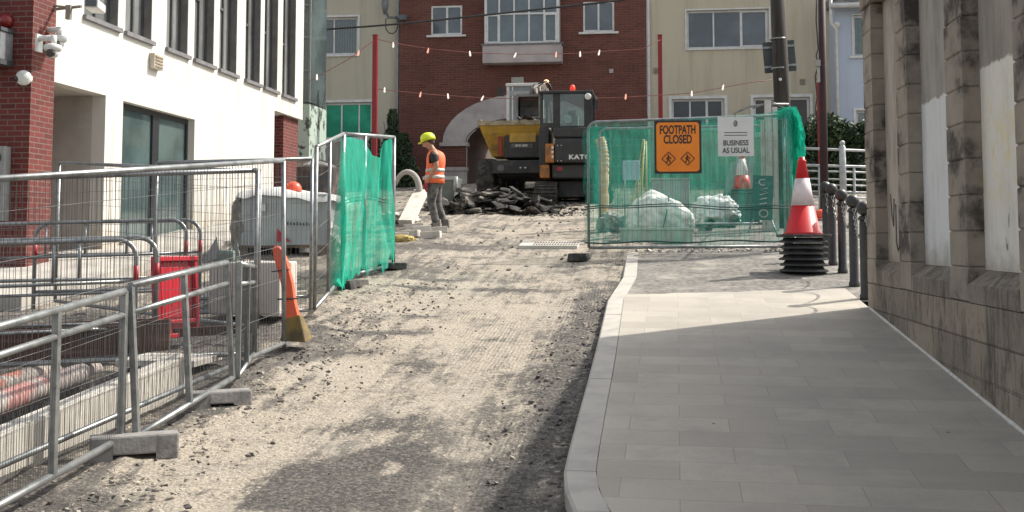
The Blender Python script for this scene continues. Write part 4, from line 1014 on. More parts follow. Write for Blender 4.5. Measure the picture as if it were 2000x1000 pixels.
# ================================================================== SIGNS ON THE ENCLOSURE
SY=R0.y-.16
def signplate(name,label,cat,px0,px1,py0,py1,lean=0):
    a=AY(px0,(py0+py1)/2,SY); b=AY(px1,(py0+py1)/2,SY); w_=b.x-a.x; zt_=AY((px0+px1)/2,py0,SY).z; zb_=AY((px0+px1)/2,py1,SY).z
    t=thing(name,label,cat,((a.x+b.x)/2,SY,(zt_+zb_)/2)); return t,w_,zt_-zb_
def rrect(g,w,h,r,y,th,n=5):
    pts=[]
    for cx,cz,a0 in ((w/2-r,h/2-r,0),(-w/2+r,h/2-r,90),(-w/2+r,-h/2+r,180),(w/2-r,-h/2+r,270)):
        for k in range(n+1): a=R(a0+90*k/n); pts.append((cx+r*math.cos(a),cz+r*math.sin(a)))
    g.prism(pts,y,y+th,lambda a,b,d:Vector((a,d,b)))
RX90=Matrix.Rotation(R(90),4,'X')
t,w_,h_=signplate('footpath_closed_sign','orange FOOTPATH CLOSED sign with black border tied to the netted fence','sign',1278,1370,235,339)
blk=mat('sign_black',(.018,.015,.015),(.03,.025,.02),s=5,r=.5); org=mat('sign_orange',(.86,.25,.012),(.78,.21,.012),s=3,r=.45)
g=MB(); rrect(g,w_,h_,.01,0,.012); g.part('backing',blk,t,local=True)
g=MB(); rrect(g,w_-.06,h_-.06,.05,-.004,.0035); g.part('orange_face',org,t,local=True)
fs=.172
for s_,z_ in (('FOOTPATH',h_*.315),('CLOSED',h_*.135)):
    text('lettering',s_,fs,Matrix.Translation((0,-.006,z_))@RX90,blk,t,.001,.005,sx=.58 if s_=='FOOTPATH' else .64)
for sx in (-.20,.21):
    cx=sx*w_*.98; cz=-h_*.22; g=MB(); a=.098
    for (x0,z0),(x1,z1) in zip(((0,a),(a,0),(0,-a),(-a,0)),((a,0),(0,-a),(-a,0),(0,a))): g.tube([(cx+x0,-.006,cz+z0),(cx+x1,-.006,cz+z1)],.006,4)
    g.ell((cx-.005,-.006,cz+.05),(.012,.003,.012),8,5)
    for q in ([(0,.035),(-.008,-.01)],[(0,.03),(.025,.01),(.03,-.008)],[(-.0,.03),(-.028,.008),(-.02,-.01)],[(-.006,-.008),(.02,-.035),(.014,-.062)],[(-.006,-.008),(-.022,-.04),(-.035,-.058)]): g.tube([(cx+x,-.006,cz+z) for x,z in q],.0075,4)
    g.part('walker_symbol',blk,t,local=True)
t,w_,h_=signplate('business_sign','white BUSINESS AS USUAL notice tied to the netted fence right of the orange sign','sign',1402,1472,228,305)
g=MB(); rrect(g,w_,h_,.006,0,.008); g.part('board',mat('notice_white',(.66,.67,.65),(.58,.59,.57),s=3,r=.5),t,local=True)
dk_=mat('notice_ink',(.03,.05,.045),r=.6)
text('lettering','BUSINESS',.108,Matrix.Translation((0,-.003,-h_*.17))@RX90,dk_,t,.001,.0015,sx=.8)
text('lettering','AS USUAL',.108,Matrix.Translation((0,-.003,-h_*.36))@RX90,dk_,t,.001,.0015,sx=.8)
g=MB()
for z_ in (.10,.03): g.box(-w_*.32,w_*.32,-.004,-.001,h_*z_-.005,h_*z_+.004)
g.part('rule',dk_,t,local=True,merge=False)
g=MB(); g.tube([(.028*math.cos(k*.5)*(.8),-.003,h_*.33+.042*math.sin(k*.5)) for k in range(13)],.005,4); g.tube([(.0,-.003,h_*.33+.02),(.01,-.003,h_*.33),(-.005,-.003,h_*.33-.025)],.007,4); g.part('crest',dk_,t,local=True)
g=MB(); g.tube([(0,0,h_/2-.02),(0,.03,h_/2+.06)],.006,4); g.part('tie',black,t,local=True)
# ================================================================== CONE AND BASES
cb=G(1570,531); bz=cb.z
nb=6; hb_=.072
for k in range(nb):
    z0=bz+k*hb_; g=MB(); g.lathe([(.24,z0),(.295,z0+.004),(.30,z0+.018),(.285,z0+.03),(.25,z0+.04),(.235,z0+hb_-.004)],(cb.x+.006*math.sin(k*2),cb.y,0),30)
    names=['bottom','second','third','fourth','fifth','topmost']
    tag(g.part('rubber_base',black,None,fix=True),('%s ring of the black rubber base stack under the cone'%names[k]) if k in(0,5) else ('%s ring from the bottom of the black rubber stack under the cone'%names[k]),'cone base','stacked rubber bases')
z0=bz+nb*hb_
t=thing('traffic_cone','red and white traffic cone standing on a stack of black rubber bases','cone',(cb.x,cb.y,z0))
g=MB(); g.box(cb.x-.30,cb.x+.30,cb.y-.29,cb.y+.29,z0,z0+.035); g.part('base',rubber,t,bevel=.012)
cone_r=mat('cone_red',(.60,.010,.014),(.50,.012,.014),s=3,r=.45,c3=(.4,.05,.05),s3=4,lo3=.62,hi3=.8); cone_w=mat('cone_sleeve',(.70,.62,.62),(.56,.48,.48),s=5,r=.4,c3=(.4,.25,.25),s3=3.5,lo3=.6,hi3=.75)
Hc=.98; rt=lambda z:.045+(.205-.045)*(1-z)
g=MB(); g.lathe([(rt(0)+.05,z0+.036),(rt(.02)+.01,z0+.06),(rt(.40),z0+.40*Hc)],(cb.x,cb.y,0),28); g.part('body',cone_r,t)
g=MB(); g.lathe([(rt(.40)+.003,z0+.40*Hc),(rt(.745)+.003,z0+.745*Hc)],(cb.x,cb.y,0),28); g.part('reflective_sleeve',cone_w,t)
g=MB(); g.lathe([(rt(.745),z0+.745*Hc+.001),(.05,z0+.955*Hc),(.056,z0+.965*Hc),(.056,z0+.975*Hc),(.04,z0+.985*Hc),(.036,z0+Hc+.02),(.025,z0+Hc+.02)],(cb.x,cb.y,0),24); g.part('tip',cone_r,t)
# ================================================================== BOLLARDS WITH CHAIN
iron=mat('black_iron',(.022,.022,.024),(.045,.042,.04),s=12,r=.45,b=.2,c3=(.1,.085,.07),s3=9,lo3=.6,hi3=.75)
BP=[G(1691,583),G(1669,557),G(1646,531),G(1627,516),G(1615,505)]
BT=[393,380,369,358,354]
wl=['nearest the stone wall','second from the stone wall','third from the stone wall','fourth from the stone wall','farthest, closest to the cone']
tops=[]
for i,(b,ty) in enumerate(zip(BP,BT)):
    hgt=AY(1500,ty,b.y).z-b.z
    q=AY(1690,ty,b.y); hgt=q.z-b.z
    t=thing('bollard','black iron ball topped bollard, %s'%wl[i],'bollard',b,group='ball topped bollards with chains')
    g=MB(); g.lathe([(.062,-.05),(.062,.03),(.052,.05),(.05,hgt-.24),(.046,hgt-.17)],b,16); g.part('shaft',iron,t)
    g=MB(); g.lathe([(.06,hgt-.2),(.064,hgt-.19),(.06,hgt-.17),(.04,hgt-.15)],b,16); g.part('collar',iron,t)
    g=MB(); g.ell(b+Vector((0,0,hgt-.075)),(.078,.078,.078),16,10); g.part('ball',iron,t)
    tops.append(b+Vector((0,0,hgt-.16)))
def chain(a,b,sag,label):
    g=MB(); n_=int((b-a).length*1.25/.045); P_=[]
    for k in range(n_+1):
        u=k/n_; P_.append(a.lerp(b,u)-Vector((0,0,sag*4*u*(1-u))))
    for k in range(n_):
        c=(P_[k]+P_[k+1])/2; d=(P_[k+1]-P_[k]).normalized(); e=d.cross(Vector((0,0,1))).normalized(); 
        f_=e if k%2 else d.cross(e)
        pts=[c+d*.033*math.cos(j*math.pi/3)+f_*.016*math.sin(j*math.pi/3) for j in range(7)]
        g.tube(pts,.005,4,False)
    return tag(g.part('chain',mat('chain_steel',(.34,.33,.31),(.15,.14,.13),s=20,r=.5,m=.6) if 'chain_steel' not in bpy.data.materials else bpy.data.materials['chain_steel'],None,merge=False,fix=False),label,'chain','chains between the bollards')
wd=['nearest','second','third','farthest']
for i in range(4): chain(tops[i]+Vector((0,.05,0)),tops[i+1]-Vector((0,.05,0)),.26,['nearest steel chain loop, hung from the bollard by the stone wall','second steel chain loop behind the nearest bollard','third steel chain loop between the middle and fourth bollards','farthest steel chain loop, ending at the bollard closest to the cone'][i])
chain(Vector((WX+.1,YE,BP[0].z+.85)),tops[0]-Vector((0,.05,0)),.12,'short steel chain from the end of the stone wall to the nearest bollard')
# ================================================================== STREET FURNITURE BEHIND
redpost=mat('red_paint',(.26,.008,.018),(.2,.008,.014),s=2,r=.4)
def redp_(label,px,ytop,k,w=.052,ybot=None):
    d=F/k; q=ray(px,300); Y=q.y*d; b=AY(px,300,Y); gx=b.x; gz=S*Y; topz=AY(px,ytop,Y).z
    t=thing('red_post',label,'post',(gx,Y,gz),group='tall red lighting posts')
    g=MB(); g.box(gx-w,gx+w,Y-w,Y+w,gz-.1,topz); g.part('shaft',redpost,t,bevel=.008)
    g=MB(); g.box(gx-w-.006,gx+w+.006,Y-w-.006,Y+w+.006,topz+.001,topz+.03); g.part('cap',redpost,t)
    return Vector((gx,Y,topz))
rp1=redp_('tall square red post in front of the green window of the left cream house',731,70,70,.065)
rp2=redp_('tall square red post rising behind the orange sign',1291,70,70,.06)
rp3=redp_('red post against the dark pole beside the blue house',1603,155,88,.052)
dkp=mat('dark_maroon',(.05,.02,.022),(.03,.015,.018),s=3,r=.7)
Yp=22.6; b=AY(1606,300,Yp); gz=S*Yp; t=thing('dark_pole','tall dark maroon pole behind the shortest red post','pole',(b.x,Yp,gz))
tb=AY(1604,-60,Yp); g=MB(); g.tube([(b.x+.02,Yp,gz-.1),tb],.085,12,r2=.07); g.part('shaft',dkp,t)
g=MB(); P0=[AY(px,py,Yp-.1) for px,py in ((1596,-60),(1594,40),(1598,95),(1594,110),(1598,125),(1592,150),(1596,190),(1592,215),(1597,235))]; g.tube(P0,.014,5); g.part('cable',black,t)
q=AY(1597,125,Yp-.12); g=MB(); g.box(q.x-.05,q.x+.05,q.y-.05,q.y+.05,q.z-.05,q.z+.08).box(q.x-.02,q.x+.04,q.y-.03,q.y+.03,q.z-.38,q.z-.06); g.part('joint_box',mat('box_grey',(.4,.38,.36),s=9),t)
# wooden pole with the back of a sign
wood=mat('weathered_pole',(.045,.037,.03),(.02,.018,.016),s=4,r=.9,b=.5,bs=20,stretch=(4,4,.25),c3=(.09,.08,.068),s3=3)
Yw=19.9; b=AY(1529,300,Yw); gz=S*Yw; tw=AY(1514,-120,Yw); t=thing('wooden_pole','weathered wooden utility pole behind the right end of the netted enclosure','pole',(b.x,Yw,gz))
g=MB(); g.tube([(b.x+.04,Yw,gz-.1),(b.x,Yw,AY(1528,190,Yw).z),tw],[.15,.145,.125],16); g.part('shaft',wood,t)
g=MB(); g.ell(AY(1524,155,Yw-.15),(.03,.02,.03),8,6); g.part('number_disc',white_pl,t)
q=AY(1527,104,Yw-.17); t2=thing('sign_back','grey back of a square road sign banded to the wooden pole','sign',(q.x,Yw+.18,q.z))
g=MB(); M=Matrix.Translation((q.x,Yw+.19,q.z))@Matrix.Rotation(R(-4),4,'Y'); a=.29; g.box(-a,a,-.012,.012,-a,a,M); g.part('plate',mat('sign_grey',(.075,.085,.085),(.055,.065,.065),s=2,r=.5,m=.2),t2,bevel=.01)
g=MB(); g.box(-a,a,-.04,-.013,.16,.2,M).box(-a,a,-.04,-.013,-.2,-.16,M); g.part('bracket',galv,t2)
for py in (73,131):
    z=AY(1527,py,Yw-.17).z; cx=lerp(b.x,tw.x,(z-gz)/(tw.z-gz)); g=MB(); g.lathe([(.152,z-.012),(.152,z+.012)],(cx,Yw,0),16); g.part('band',galv,t2)
# street lamp bracket and cabling on the left cream house
q=AY(752,10,FY-.3); t=thing('lamp_bracket','small grey lantern on a wall bracket with a looped cable near the brick block','lamp',q)
g=MB(); g.tube([AY(757,30,FY-.25),AY(757,34,FY-.35),AY(776,34,FY-.2)],.05,6); g.tube([AY(757,30,FY-.3),AY(752,20,FY-.3)],.045,6); g.part('arm',mat('lamp_grey',(.13,.14,.14),(.2,.21,.21),s=5,r=.5),t)
g=MB(); g.lathe([(.06,-.25),(.11,-.05),(.13,.15),(.09,.4),(.05,.75)],AY(752,14,FY-.3),12); g.part('lantern',bpy.data.materials['lamp_grey'],t)
g=MB(); q=AY(787,34,FY-.3); g.box(q.x-.13,q.x+.13,q.y-.05,q.y+.08,q.z-.09,q.z+.09); g.part('junction_box',mat('box_dark',(.12,.14,.16),s=5),t,bevel=.01)
g=MB(); g.tube([AY(754,36,FY-.3)+Vector((0,0,0))]+[AY(765+12*math.cos(a),50+16*math.sin(a),FY-.3) for a in (3.14,2.6,2.0,1.4,.8,.3,-.1)]+[AY(777,36,FY-.3)],.02,5); g.part('cable',black,t)
# overhead cable
Yc=30
g=MB(); g.tube([AY(px,py,Yc) for px,py in ((560,66),(640,57),(720,51.5),(800,45),(880,36.5),(960,28),(1040,19.5),(1120,11),(1200,2),(1290,-9))],.030,6)
tag(g.part('overhead_cable',black,None),'thick black overhead cable sagging across the brick front','cable')
# festoon strings
bulbm=emis('festoon_bulb',(1,.86,.74),.5,(.8,.75,.7)); bulbo=emis('festoon_bulb_amber',(1,.45,.3),.5,(.8,.4,.3)); strm=mat('string_wire',(.28,.1,.08),(.2,.07,.06),s=5,r=.6)
def festoon(label,pts,bulbs,Y):
    g=MB(); P_=[AY(px,py,Y) for px,py in pts]; t=thing('festoon_string',label,'light string',P_[0],group='festoon strings between the red posts')
    g.tube(P_,.010,5); g.part('cable',strm,t)
    for i,(px,py) in enumerate(bulbs):
        q=AY(px,py,Y); h_=Matrix.Rotation(R([0,12,-8,25,5][i%5]),3,'Y')
        g=MB(); g.lathe([(.01,-.075),(.023,-.06),(.026,-.03),(.022,.03),(.016,.05),(.014,.075),(.005,.08)],q,10,h_); g.part('bulb',bulbo if (i%3==1) else bulbm,t)
Yf=29.5
festoon('upper festoon string crossing the brick front below the small windows',[(735,76),(768,84),(836,95),(918,103),(1006,106),(1086,105),(1133,104),(1170,101),(1255,96),(1290,78)],[(768,88),(836,99),(918,105),(1006,108),(1086,107),(1133,106),(1170,103)],Yf)
festoon('lower festoon string passing over the arch',[(735,174),(751,175),(821,183),(875,187),(942,191),(1040,194),(1130,193),(1222,190),(1351,182),(1460,162),(1524,154)],[(751,176),(821,185),(875,188),(942,192),(1222,189),(1351,183),(1417,152) if 0 else (1412,171)],Yf)
festoon('short festoon string running towards the white block',[(729,80),(680,116),(619,150),(600,162)],[(619,151),(700,104)],27)
# ================================================================== VEGETATION
leafm=mat('leaf_dark',(.022,.045,.018),(.05,.085,.03),s=5,r=.65,world=True); leafm2=mat('leaf_mid',(.05,.085,.028),(.03,.055,.02),s=4,r=.6,world=True); twig=mat('twig',(.07,.05,.035),s=5)
def foliage(root,c,rad,n,size,m,seed,lumps=7,name='crown'):
    rr=random.Random(seed); g=MB(); c=Vector(c); L_=[]
    for i in range(lumps):
        v=Vector((rr.uniform(-1,1),rr.uniform(-1,1),rr.uniform(-1,1))); L_.append((Vector((v.x*rad[0]*.6,v.y*rad[1]*.6,v.z*rad[2]*.7)),rr.uniform(.35,.6)))
    for i in range(n):
        o,s_=rr.choice(L_); v=Vector((rr.gauss(0,1),rr.gauss(0,1),rr.gauss(0,1))).normalized()*rr.random()**.4
        p_=c+o+Vector((v.x*rad[0]*s_,v.y*rad[1]*s_,v.z*rad[2]*s_)); a=Vector((rr.gauss(0,1),rr.gauss(0,1),rr.gauss(0,1))).normalized(); b_=a.cross(Vector((rr.gauss(0,1),rr.gauss(0,1),rr.gauss(0,1)))).normalized(); z_=size*rr.uniform(.6,1.4)
        g.face([p_-a*z_,p_+b_*z_*.45,p_+a*z_,p_-b_*z_*.45])
    return g.part(name,m,root,merge=False,fix=False)
def shrub(label,px,py0,py1,w,Y,n=2500,m=leafm,name='shrub',dep=.6,size=.06,cone=False,seed=1,group=None):
    b=AY(px,py1,Y); tp=AY(px,py0,Y); gz=S*Y-.05; t=thing(name,label,'shrub',(b.x,Y,gz),group=group)
    hh=tp.z-gz
    g=MB(); rr=random.Random(seed+50)
    for k in range(5): g.tube([(b.x+rr.uniform(-.08,.08),Y,gz),(b.x+rr.uniform(-w,w)*.4,Y+rr.uniform(-.2,.2),gz+hh*rr.uniform(.5,.85))],.025,5,r2=.008)
    g.part('stem',twig,t,merge=False)
    if cone:
        for k in range(1): 
            rr=random.Random(seed); g=MB()
            for i in range(n):
                u=rr.random()**1.3; ww=w*(1-u*.82)*(.75+.5*noise.noise((u*7,seed,0))); a=rr.uniform(0,6.28); q=rr.random()**.5
                p_=Vector((b.x+ww*q*math.cos(a),Y+dep*q*(1-u*.7)*math.sin(a),gz+hh*u)); d_=Vector((rr.gauss(0,1),rr.gauss(0,1),rr.gauss(0,1)+.8)).normalized(); e_=d_.cross(Vector((rr.gauss(0,1),rr.gauss(0,1),.1))).normalized(); z_=size*rr.uniform(.6,1.5)
                g.face([p_-d_*z_,p_+e_*z_*.4,p_+d_*z_,p_-e_*z_*.4])
            g.part('crown',m,t,merge=False,fix=False)
    else: foliage(t,(b.x,Y,gz+hh*.52),(w,dep,hh*.55),n,size,m,seed,9)
    return t
shrub('dark conifer between the red post and the brick block, the taller pointed one',766,215,350,.75,35.3,4200,cone=True,seed=3,size=.075,name='conifer')
shrub('dark conifer spreading against the brick beside the left cream house',788,262,350,.85,34.8,3800,cone=True,seed=4,size=.075,name='conifer')
shrub('thin dark shrub left of the green window',618,225,340,.42,34.5,1500,cone=True,seed=8,size=.07)
shrub('dark hedge bush right of the green window, half hidden by the netting',748,258,345,.5,34.0,1900,seed=9,size=.07)
for i,(px,w_,y0,lb) in enumerate(((1572,.7,252,'dark hedge bush below the right cream house, left of the dark pole'),(1625,.75,240,'green hedge bush right of the dark pole below the blue house'),(1668,.7,248,'green hedge bush below the blue house next to the stone wall'))):
    shrub(lb,px,y0,345,w_*1.15,30.5,4200,m=(leafm,leafm2,leafm)[i],seed=20+i,size=.075,group='hedge bushes behind the white railing')
# ================================================================== WHITE RAILING
wr_=mat('white_rail',(.52,.53,.53),(.36,.37,.37),s=6,r=.45,m=.2)
Yr=24.; t=thing('railing','white tubular railing with a ball topped post between the cone and the stone wall','railing',(AY(1645,300,Yr).x,Yr,S*Yr))
def rz2(px,py,Y=Yr): return AY(px,py,Y)
for (a,b,r_) in (((1552,289),(1700,295),.028),((1552,322),(1700,326),.028),((1552,333),(1700,337),.02),((1552,348),(1700,352),.018),((1552,360),(1700,363),.018),((1552,373),(1700,376),.018),((1552,384),(1700,387),.02)):
    g=MB(); g.tube([rz2(*a),rz2(*b)],r_,8); g.part('rail',wr_,t)
g=MB(); q=rz2(1645,285); g.lathe([(.075,S*Yr-.1),(.07,q.z-.02),(.05,q.z),(.045,q.z+.02)],(q.x,Yr,0),14).ell((q.x,Yr,q.z+.06),(.06,.06,.06),12,8); g.part('post',wr_,t)
for px in (1668,1600): 
    q=rz2(px,326); g=MB(); g.tube([(q.x,Yr+.0,S*Yr-.1),(q.x,Yr,q.z)],.028,8); g.part('baluster',wr_,t)
# low grey wall and orange helmet behind the cone
q=AY(1604,395,21.5); 
t=thing('hard_hat','orange hard hat on the ground beyond the cone','hard hat',(q.x,21.5,S*21.5))
def hat(t,c,r,m,face=Vector((-1,0,0))):
    c=Vector(c); g=MB(); g.lathe([(r*1.0,0),(r*1.0,r*.25),(r*.93,r*.6),(r*.7,r*.95),(r*.35,r*1.13),(.002,r*1.17)],c,20); g.part('shell',m,t)
    g=MB(); f=face; s_=Vector((-f.y,f.x,0)); g.prism([(math.cos(a)*r*.98+ (r*.42 if abs(a)<1.3 else 0)*math.cos(a*1.2),math.sin(a)*r*.98) for a in [R(-100+10*k) for k in range(21)]],-.008,.012,lambda a,b,d:c+f*a+s_*b+Vector((0,0,d-.0-a*.12))); g.part('peak',m,t)
hat(t,(q.x,21.5,S*21.5+.02),.15,mat('hat_orange',(.82,.10,.04),(.7,.09,.04),s=3,r=.35))
# ================================================================== ENCLOSURE CONTENTS
sack=mat('white_sack',(.86,.86,.80),(.72,.72,.66),s=3,r=.85,b=.5,bs=14,c3=(.35,.33,.27),s3=2.5)
def lump(name,label,cat,c,r,m,seed,sq=.35,k=.12,fr=3,n=28,group=None,flat=-.55):
    bm=bmesh.new(); bmesh.ops.create_icosphere(bm,subdivisions=5,radius=1)
    for v in bm.verts:
        d=v.co.normalized(); q=1+k*noise.fractal(d*fr*.8+Vector((seed,0,0)),1.2,2,3)+k*.28*(1-abs(noise.noise(d*fr*1.3+Vector((0,seed,0))))*4)
        p_=Vector((math.copysign(abs(d.x)**(1-sq*.5),d.x),math.copysign(abs(d.y)**(1-sq*.5),d.y),d.z))*q
        p_.z=max(flat,p_.z); v.co=Vector((p_.x*r[0],p_.y*r[1],(p_.z-flat)*r[2]/(1-flat)))
    for f in bm.faces: f.smooth=True
    me_=bpy.data.meshes.new(name); bm.to_mesh(me_); bm.free(); me_.materials.append(m); o=bpy.data.objects.new(name,me_); COL.objects.link(o); o.location=c
    if label: tag(o,label,cat,group)
    return o
def gp(px,py,dz=0): q=G(px,py); return Vector((q.x,q.y,q.z-.01+dz))
c=gp(1288,452); t=thing('bulk_sack','big off-white bulk sack with a dark strap, standing behind the front netting','sack',c)
o=lump('bag',None,None,(0,0,0),(.62,.42,.62),sack,2.2,k=.11); 
for v in o.data.vertices: v.co.z*=1.15-.35*abs(v.co.x+.15)/.62; 
o.parent=t
g=MB(); g.tube([c+Vector((.05+.12*math.sin(a*1.2),-.47*math.cos(a) ,.03+.60*math.sin(a))) for a in [k*math.pi/16 for k in range(17)]],.02,5,flat=.5); g.part('strap',rubber,t)
c=gp(1397,440); t=thing('bulk_sack','crumpled white plastic sack slumped over the pipe offcuts, right of the strapped one','sack',c)
o=lump('bag',None,None,(.0,0,.05),(.42,.32,.50),mat('white_poly',(.82,.84,.83),(.66,.69,.68),s=4,r=.5,b=.3),5.1,k=.22,fr=4); o.parent=t
lump('small_sack','small greyish sack at the left end of the enclosure','sack',gp(1196,452),(.26,.25,.34),mat('grey_sack',(.32,.33,.30),(.18,.19,.17),s=4,r=.9,b=.4),8.4,k=.2,fr=4)
pipm=mat('pipe_brown',(.22,.16,.12),(.15,.12,.1),s=5,r=.6)
for (px,py,lb) in ((1386,446,'left brown pipe offcut poking from under the crumpled white sack'),(1432,440,'right brown pipe offcut poking from under the crumpled white sack')):
    q=gp(px,py); M=Matrix.Rotation(R(90),3,'X'); g=MB()
    n_=18; 
    for (ra,rb,y0,y1) in ((.10,.10,-.35,.4),):
        ring=lambda r,y:[g.bm.verts.new(Vector((q.x+r*math.cos(2*math.pi*j/n_),q.y+y,q.z+.10+r*math.sin(2*math.pi*j/n_)))) for j in range(n_)]
        a,b,c_,d_=ring(.10,y0),ring(.10,y1),ring(.075,y0),ring(.075,y1)
        for A_,B_ in ((a,b),(c_,d_),(a,c_),(b,d_)):
            for j in range(n_): g.bm.faces.new((A_[j],A_[(j+1)%n_],B_[(j+1)%n_],B_[j]))
    tag(g.part('pipe_offcut',pipm,None),lb,'pipe','pipe offcuts in the enclosure')
# grey box, dark crate
def boxthing(name,label,cat,px0,px1,py0,py1,m,dep=.4,bev=.01,lid=None,yb=452):
    b=gp((px0+px1)/2,yb); a0=AY(px0,300,b.y).x; a1=AY(px1,300,b.y).x; z1=AY(px0,py0,b.y).z; z0=AY(px0,py1,b.y).z; z0=b.z
    t=thing(name,label,cat,((a0+a1)/2,b.y,b.z)); g=MB(); g.box(a0,a1,b.y,b.y+dep,z0,z1); g.part('body',m,t,bevel=bev)
    g=MB(); g.box(a0-.02,a1+.02,b.y-.02,b.y+dep+.02,z1+.001,z1+.04); g.part('lid',lid or m,t,bevel=.005); return t
boxthing('storage_box','grey lidded storage box behind the strapped bulk sack','box',1272,1346,352,440,mat('box_greygreen',(.38,.42,.40),(.3,.33,.31),s=3),yb=432)
boxthing('concrete_kerb_block','long pale stone block lying under the sacks near the front netting','block',1210,1352,450,474,kst,dep=.25,yb=474)
boxthing('dark_crate','dark crate standing left of the leaning lettered board','crate',1425,1482,378,430,mat('crate_dark',(.05,.07,.065),(.08,.1,.09),s=4),yb=436)
# second cone (red and white) standing on the crate
q=AY(1450,378,gp(1450,436).y+.2); t=thing('traffic_cone','traffic cone seen through the netting on the dark crate','cone',q+Vector((0,0,.02)))
bz_=q.z+.045
g=MB(); g.box(q.x-.2,q.x+.2,q.y-.18,q.y+.18,bz_,bz_+.03); g.part('base',black,t)
g=MB(); g.lathe([(.17,bz_+.031),(.125,bz_+.30)],(q.x,q.y,0),20); g.part('body',cone_r,t)
g=MB(); g.lathe([(.125,bz_+.302),(.06,bz_+.62)],(q.x,q.y,0),20); g.part('reflective_sleeve',cone_w,t)
g=MB(); g.lathe([(.06,bz_+.622),(.035,bz_+.74)],(q.x,q.y,0),20); g.part('tip',cone_r,t)
# folding ladder / yellow tripod
yel=mat('yellow_grp',(.50,.44,.14),(.38,.34,.12),s=5,r=.5)
q=gp(1246,446); t=thing('stepladder','folded yellow stepladder leaning behind the strapped bulk sack','ladder',q)
tp=AY(1258,272,q.y+.15)
for dx in (-.16,.04): g=MB(); g.tube([q+Vector((dx,0,0)),tp+Vector((dx*.12,0,0))],.022,6,flat=.6); g.part('stile',yel,t)
for dx in (-.05,.16): g=MB(); g.tube([q+Vector((dx,.2,0)),tp+Vector((.02+dx*.1,.06,-.03))],.018,6); g.part('rear_leg',yel,t)
for k in range(1,6):
    u=k/6; a=(q+Vector((-.16,0,0))).lerp(tp+Vector((-.02,0,0)),u); b=(q+Vector((.04,0,0))).lerp(tp,u); g=MB(); g.tube([a,b],.014,5); g.part('rung',yel,t)
# small blue-white board
q0=AY(1216,314,17.6); q1=AY(1250,352,17.6); gz=S*17.6; t=thing('small_board','small pale blue board on two thin legs left of the stepladder','sign',((q0.x+q1.x)/2,17.6,gz))
g=MB(); g.box(q0.x,q1.x,17.59,17.61,q1.z,q0.z); g.part('panel',mat('pale_blue',(.42,.55,.60),(.35,.47,.52),s=3),t,bevel=.01)
for x in (q0.x+.03,q1.x-.03): g=MB(); g.tube([(x,17.63,gz),(x,17.63,q0.z)],.012,5); g.part('leg',galv,t)
# tall corrugated orange/cream tube
P_=[AY(px,py,19.6) for px,py in ((1171,270),(1175,280),(1178,295),(1180,315),(1179,345))]
pts=[]
for a,b in zip(P_,P_[1:]): pts+=[a.lerp(b,k/8) for k in range(8)]
Yh=19.6; q=P_[-1]; t=thing('ribbed_hose','fat cream and orange ribbed hose arched up at the left end of the enclosure','hose',(q.x,Yh,S*Yh))
g=MB(); 
pts=[Vector((P_[-1].x,Yh,S*Yh+.0))]+[Vector((P_[-1].x,Yh,lerp(S*Yh,P_[-1].z,k/8))) for k in range(1,8)]+pts[::-1]
g.tube(pts,[.085*(1.1 if i%3 else .9) for i in range(len(pts))],12); g.part('hose',mat('hose_cream',(.62,.36,.14),(.62,.54,.42),s=5,r=.6,stretch=(1,1,4)),t)
# long boards, rolled sheets and lettered A-board
q=gp(1506,450); zt_=AY(1506,196,q.y).z; t=thing('white_post_bundle','tall white square posts bundled upright behind the right of the netting','post',q)
for i,(dx,w_,dz) in enumerate(((-.02,.055,0),(.10,.04,-.12),(-.12,.03,-.35))):
    g=MB(); g.box(q.x+dx-w_,q.x+dx+w_,q.y-w_,q.y+w_,q.z,zt_+dz); g.part('post',mat('white_post',(.58,.56,.52),(.4,.36,.3),s=3,r=.7) if 'white_post' not in bpy.data.materials else bpy.data.materials['white_post'],t)
g=MB(); zz=AY(1506,207,q.y).z; g.tube([AY(1432,222,q.y),AY(1465,208,q.y),AY(1500,203,q.y),AY(1540,204,q.y)],.02,6).tube([AY(1470,212,q.y),AY(1505,198,q.y),AY(1535,212,q.y)],.014,6); g.part('top_bar',galv,t)
q=gp(1488,457); t=thing('lettered_board','tall dark green board with white lettering leaning in the right of the enclosure','sign',q)
Mb=Matrix.Translation(q)@Matrix.Rotation(R(-9),4,'X')@Matrix.Rotation(R(3),4,'Y')
g=MB(); g.box(-.17,.17,-.012,.012,.25,1.02,Mb); g.part('panel',mat('board_green',(.03,.10,.075),(.04,.13,.1),s=3,r=.5),t)
for s_ in (-1,1): g=MB(); g.tube([Mb@Vector((s_*.15,0,.26)),Mb@Vector((s_*.24,-.1,.0))],.018,5); g.part('leg',galv,t)
ti=Matrix.Translation((0,-.0,0))@Matrix.Rotation(R(-9),4,'X')@Matrix.Rotation(R(3),4,'Y')
text('lettering','OFFICE',.2,ti@Matrix.Translation((0.01,-.016,.64))@Matrix.Rotation(R(90),4,'Y')@Matrix.Rotation(R(90),4,'X'),bpy.data.materials['white_post'],t,.001,.002) if 0 else None
g=MB()
def arcp(cx,cz,rx,rz_,a0,a1): return [Mb@Vector((cx+rx*math.cos(R(a0+(a1-a0)*k/10)),-.016,cz+rz_*math.sin(R(a0+(a1-a0)*k/10)))) for k in range(11)]
g.tube(arcp(.02,.36,.07,.065,0,360),.010,4).tube(arcp(.0,.90,.07,.05,60,300),.010,4)
for z_ in (.52,.60): g.tube([Mb@Vector((-.05,-.016,z_)),Mb@Vector((.07,-.016,z_+.03))],.009,4)
g.tube([Mb@Vector((-.05,-.016,.68)),Mb@Vector((.08,-.016,.72)),Mb@Vector((-.04,-.016,.78)),Mb@Vector((.08,-.016,.8))],.009,4)
g.part('lettering',bpy.data.materials['white_post'],t)
g=MB(); rr=random.Random(2)
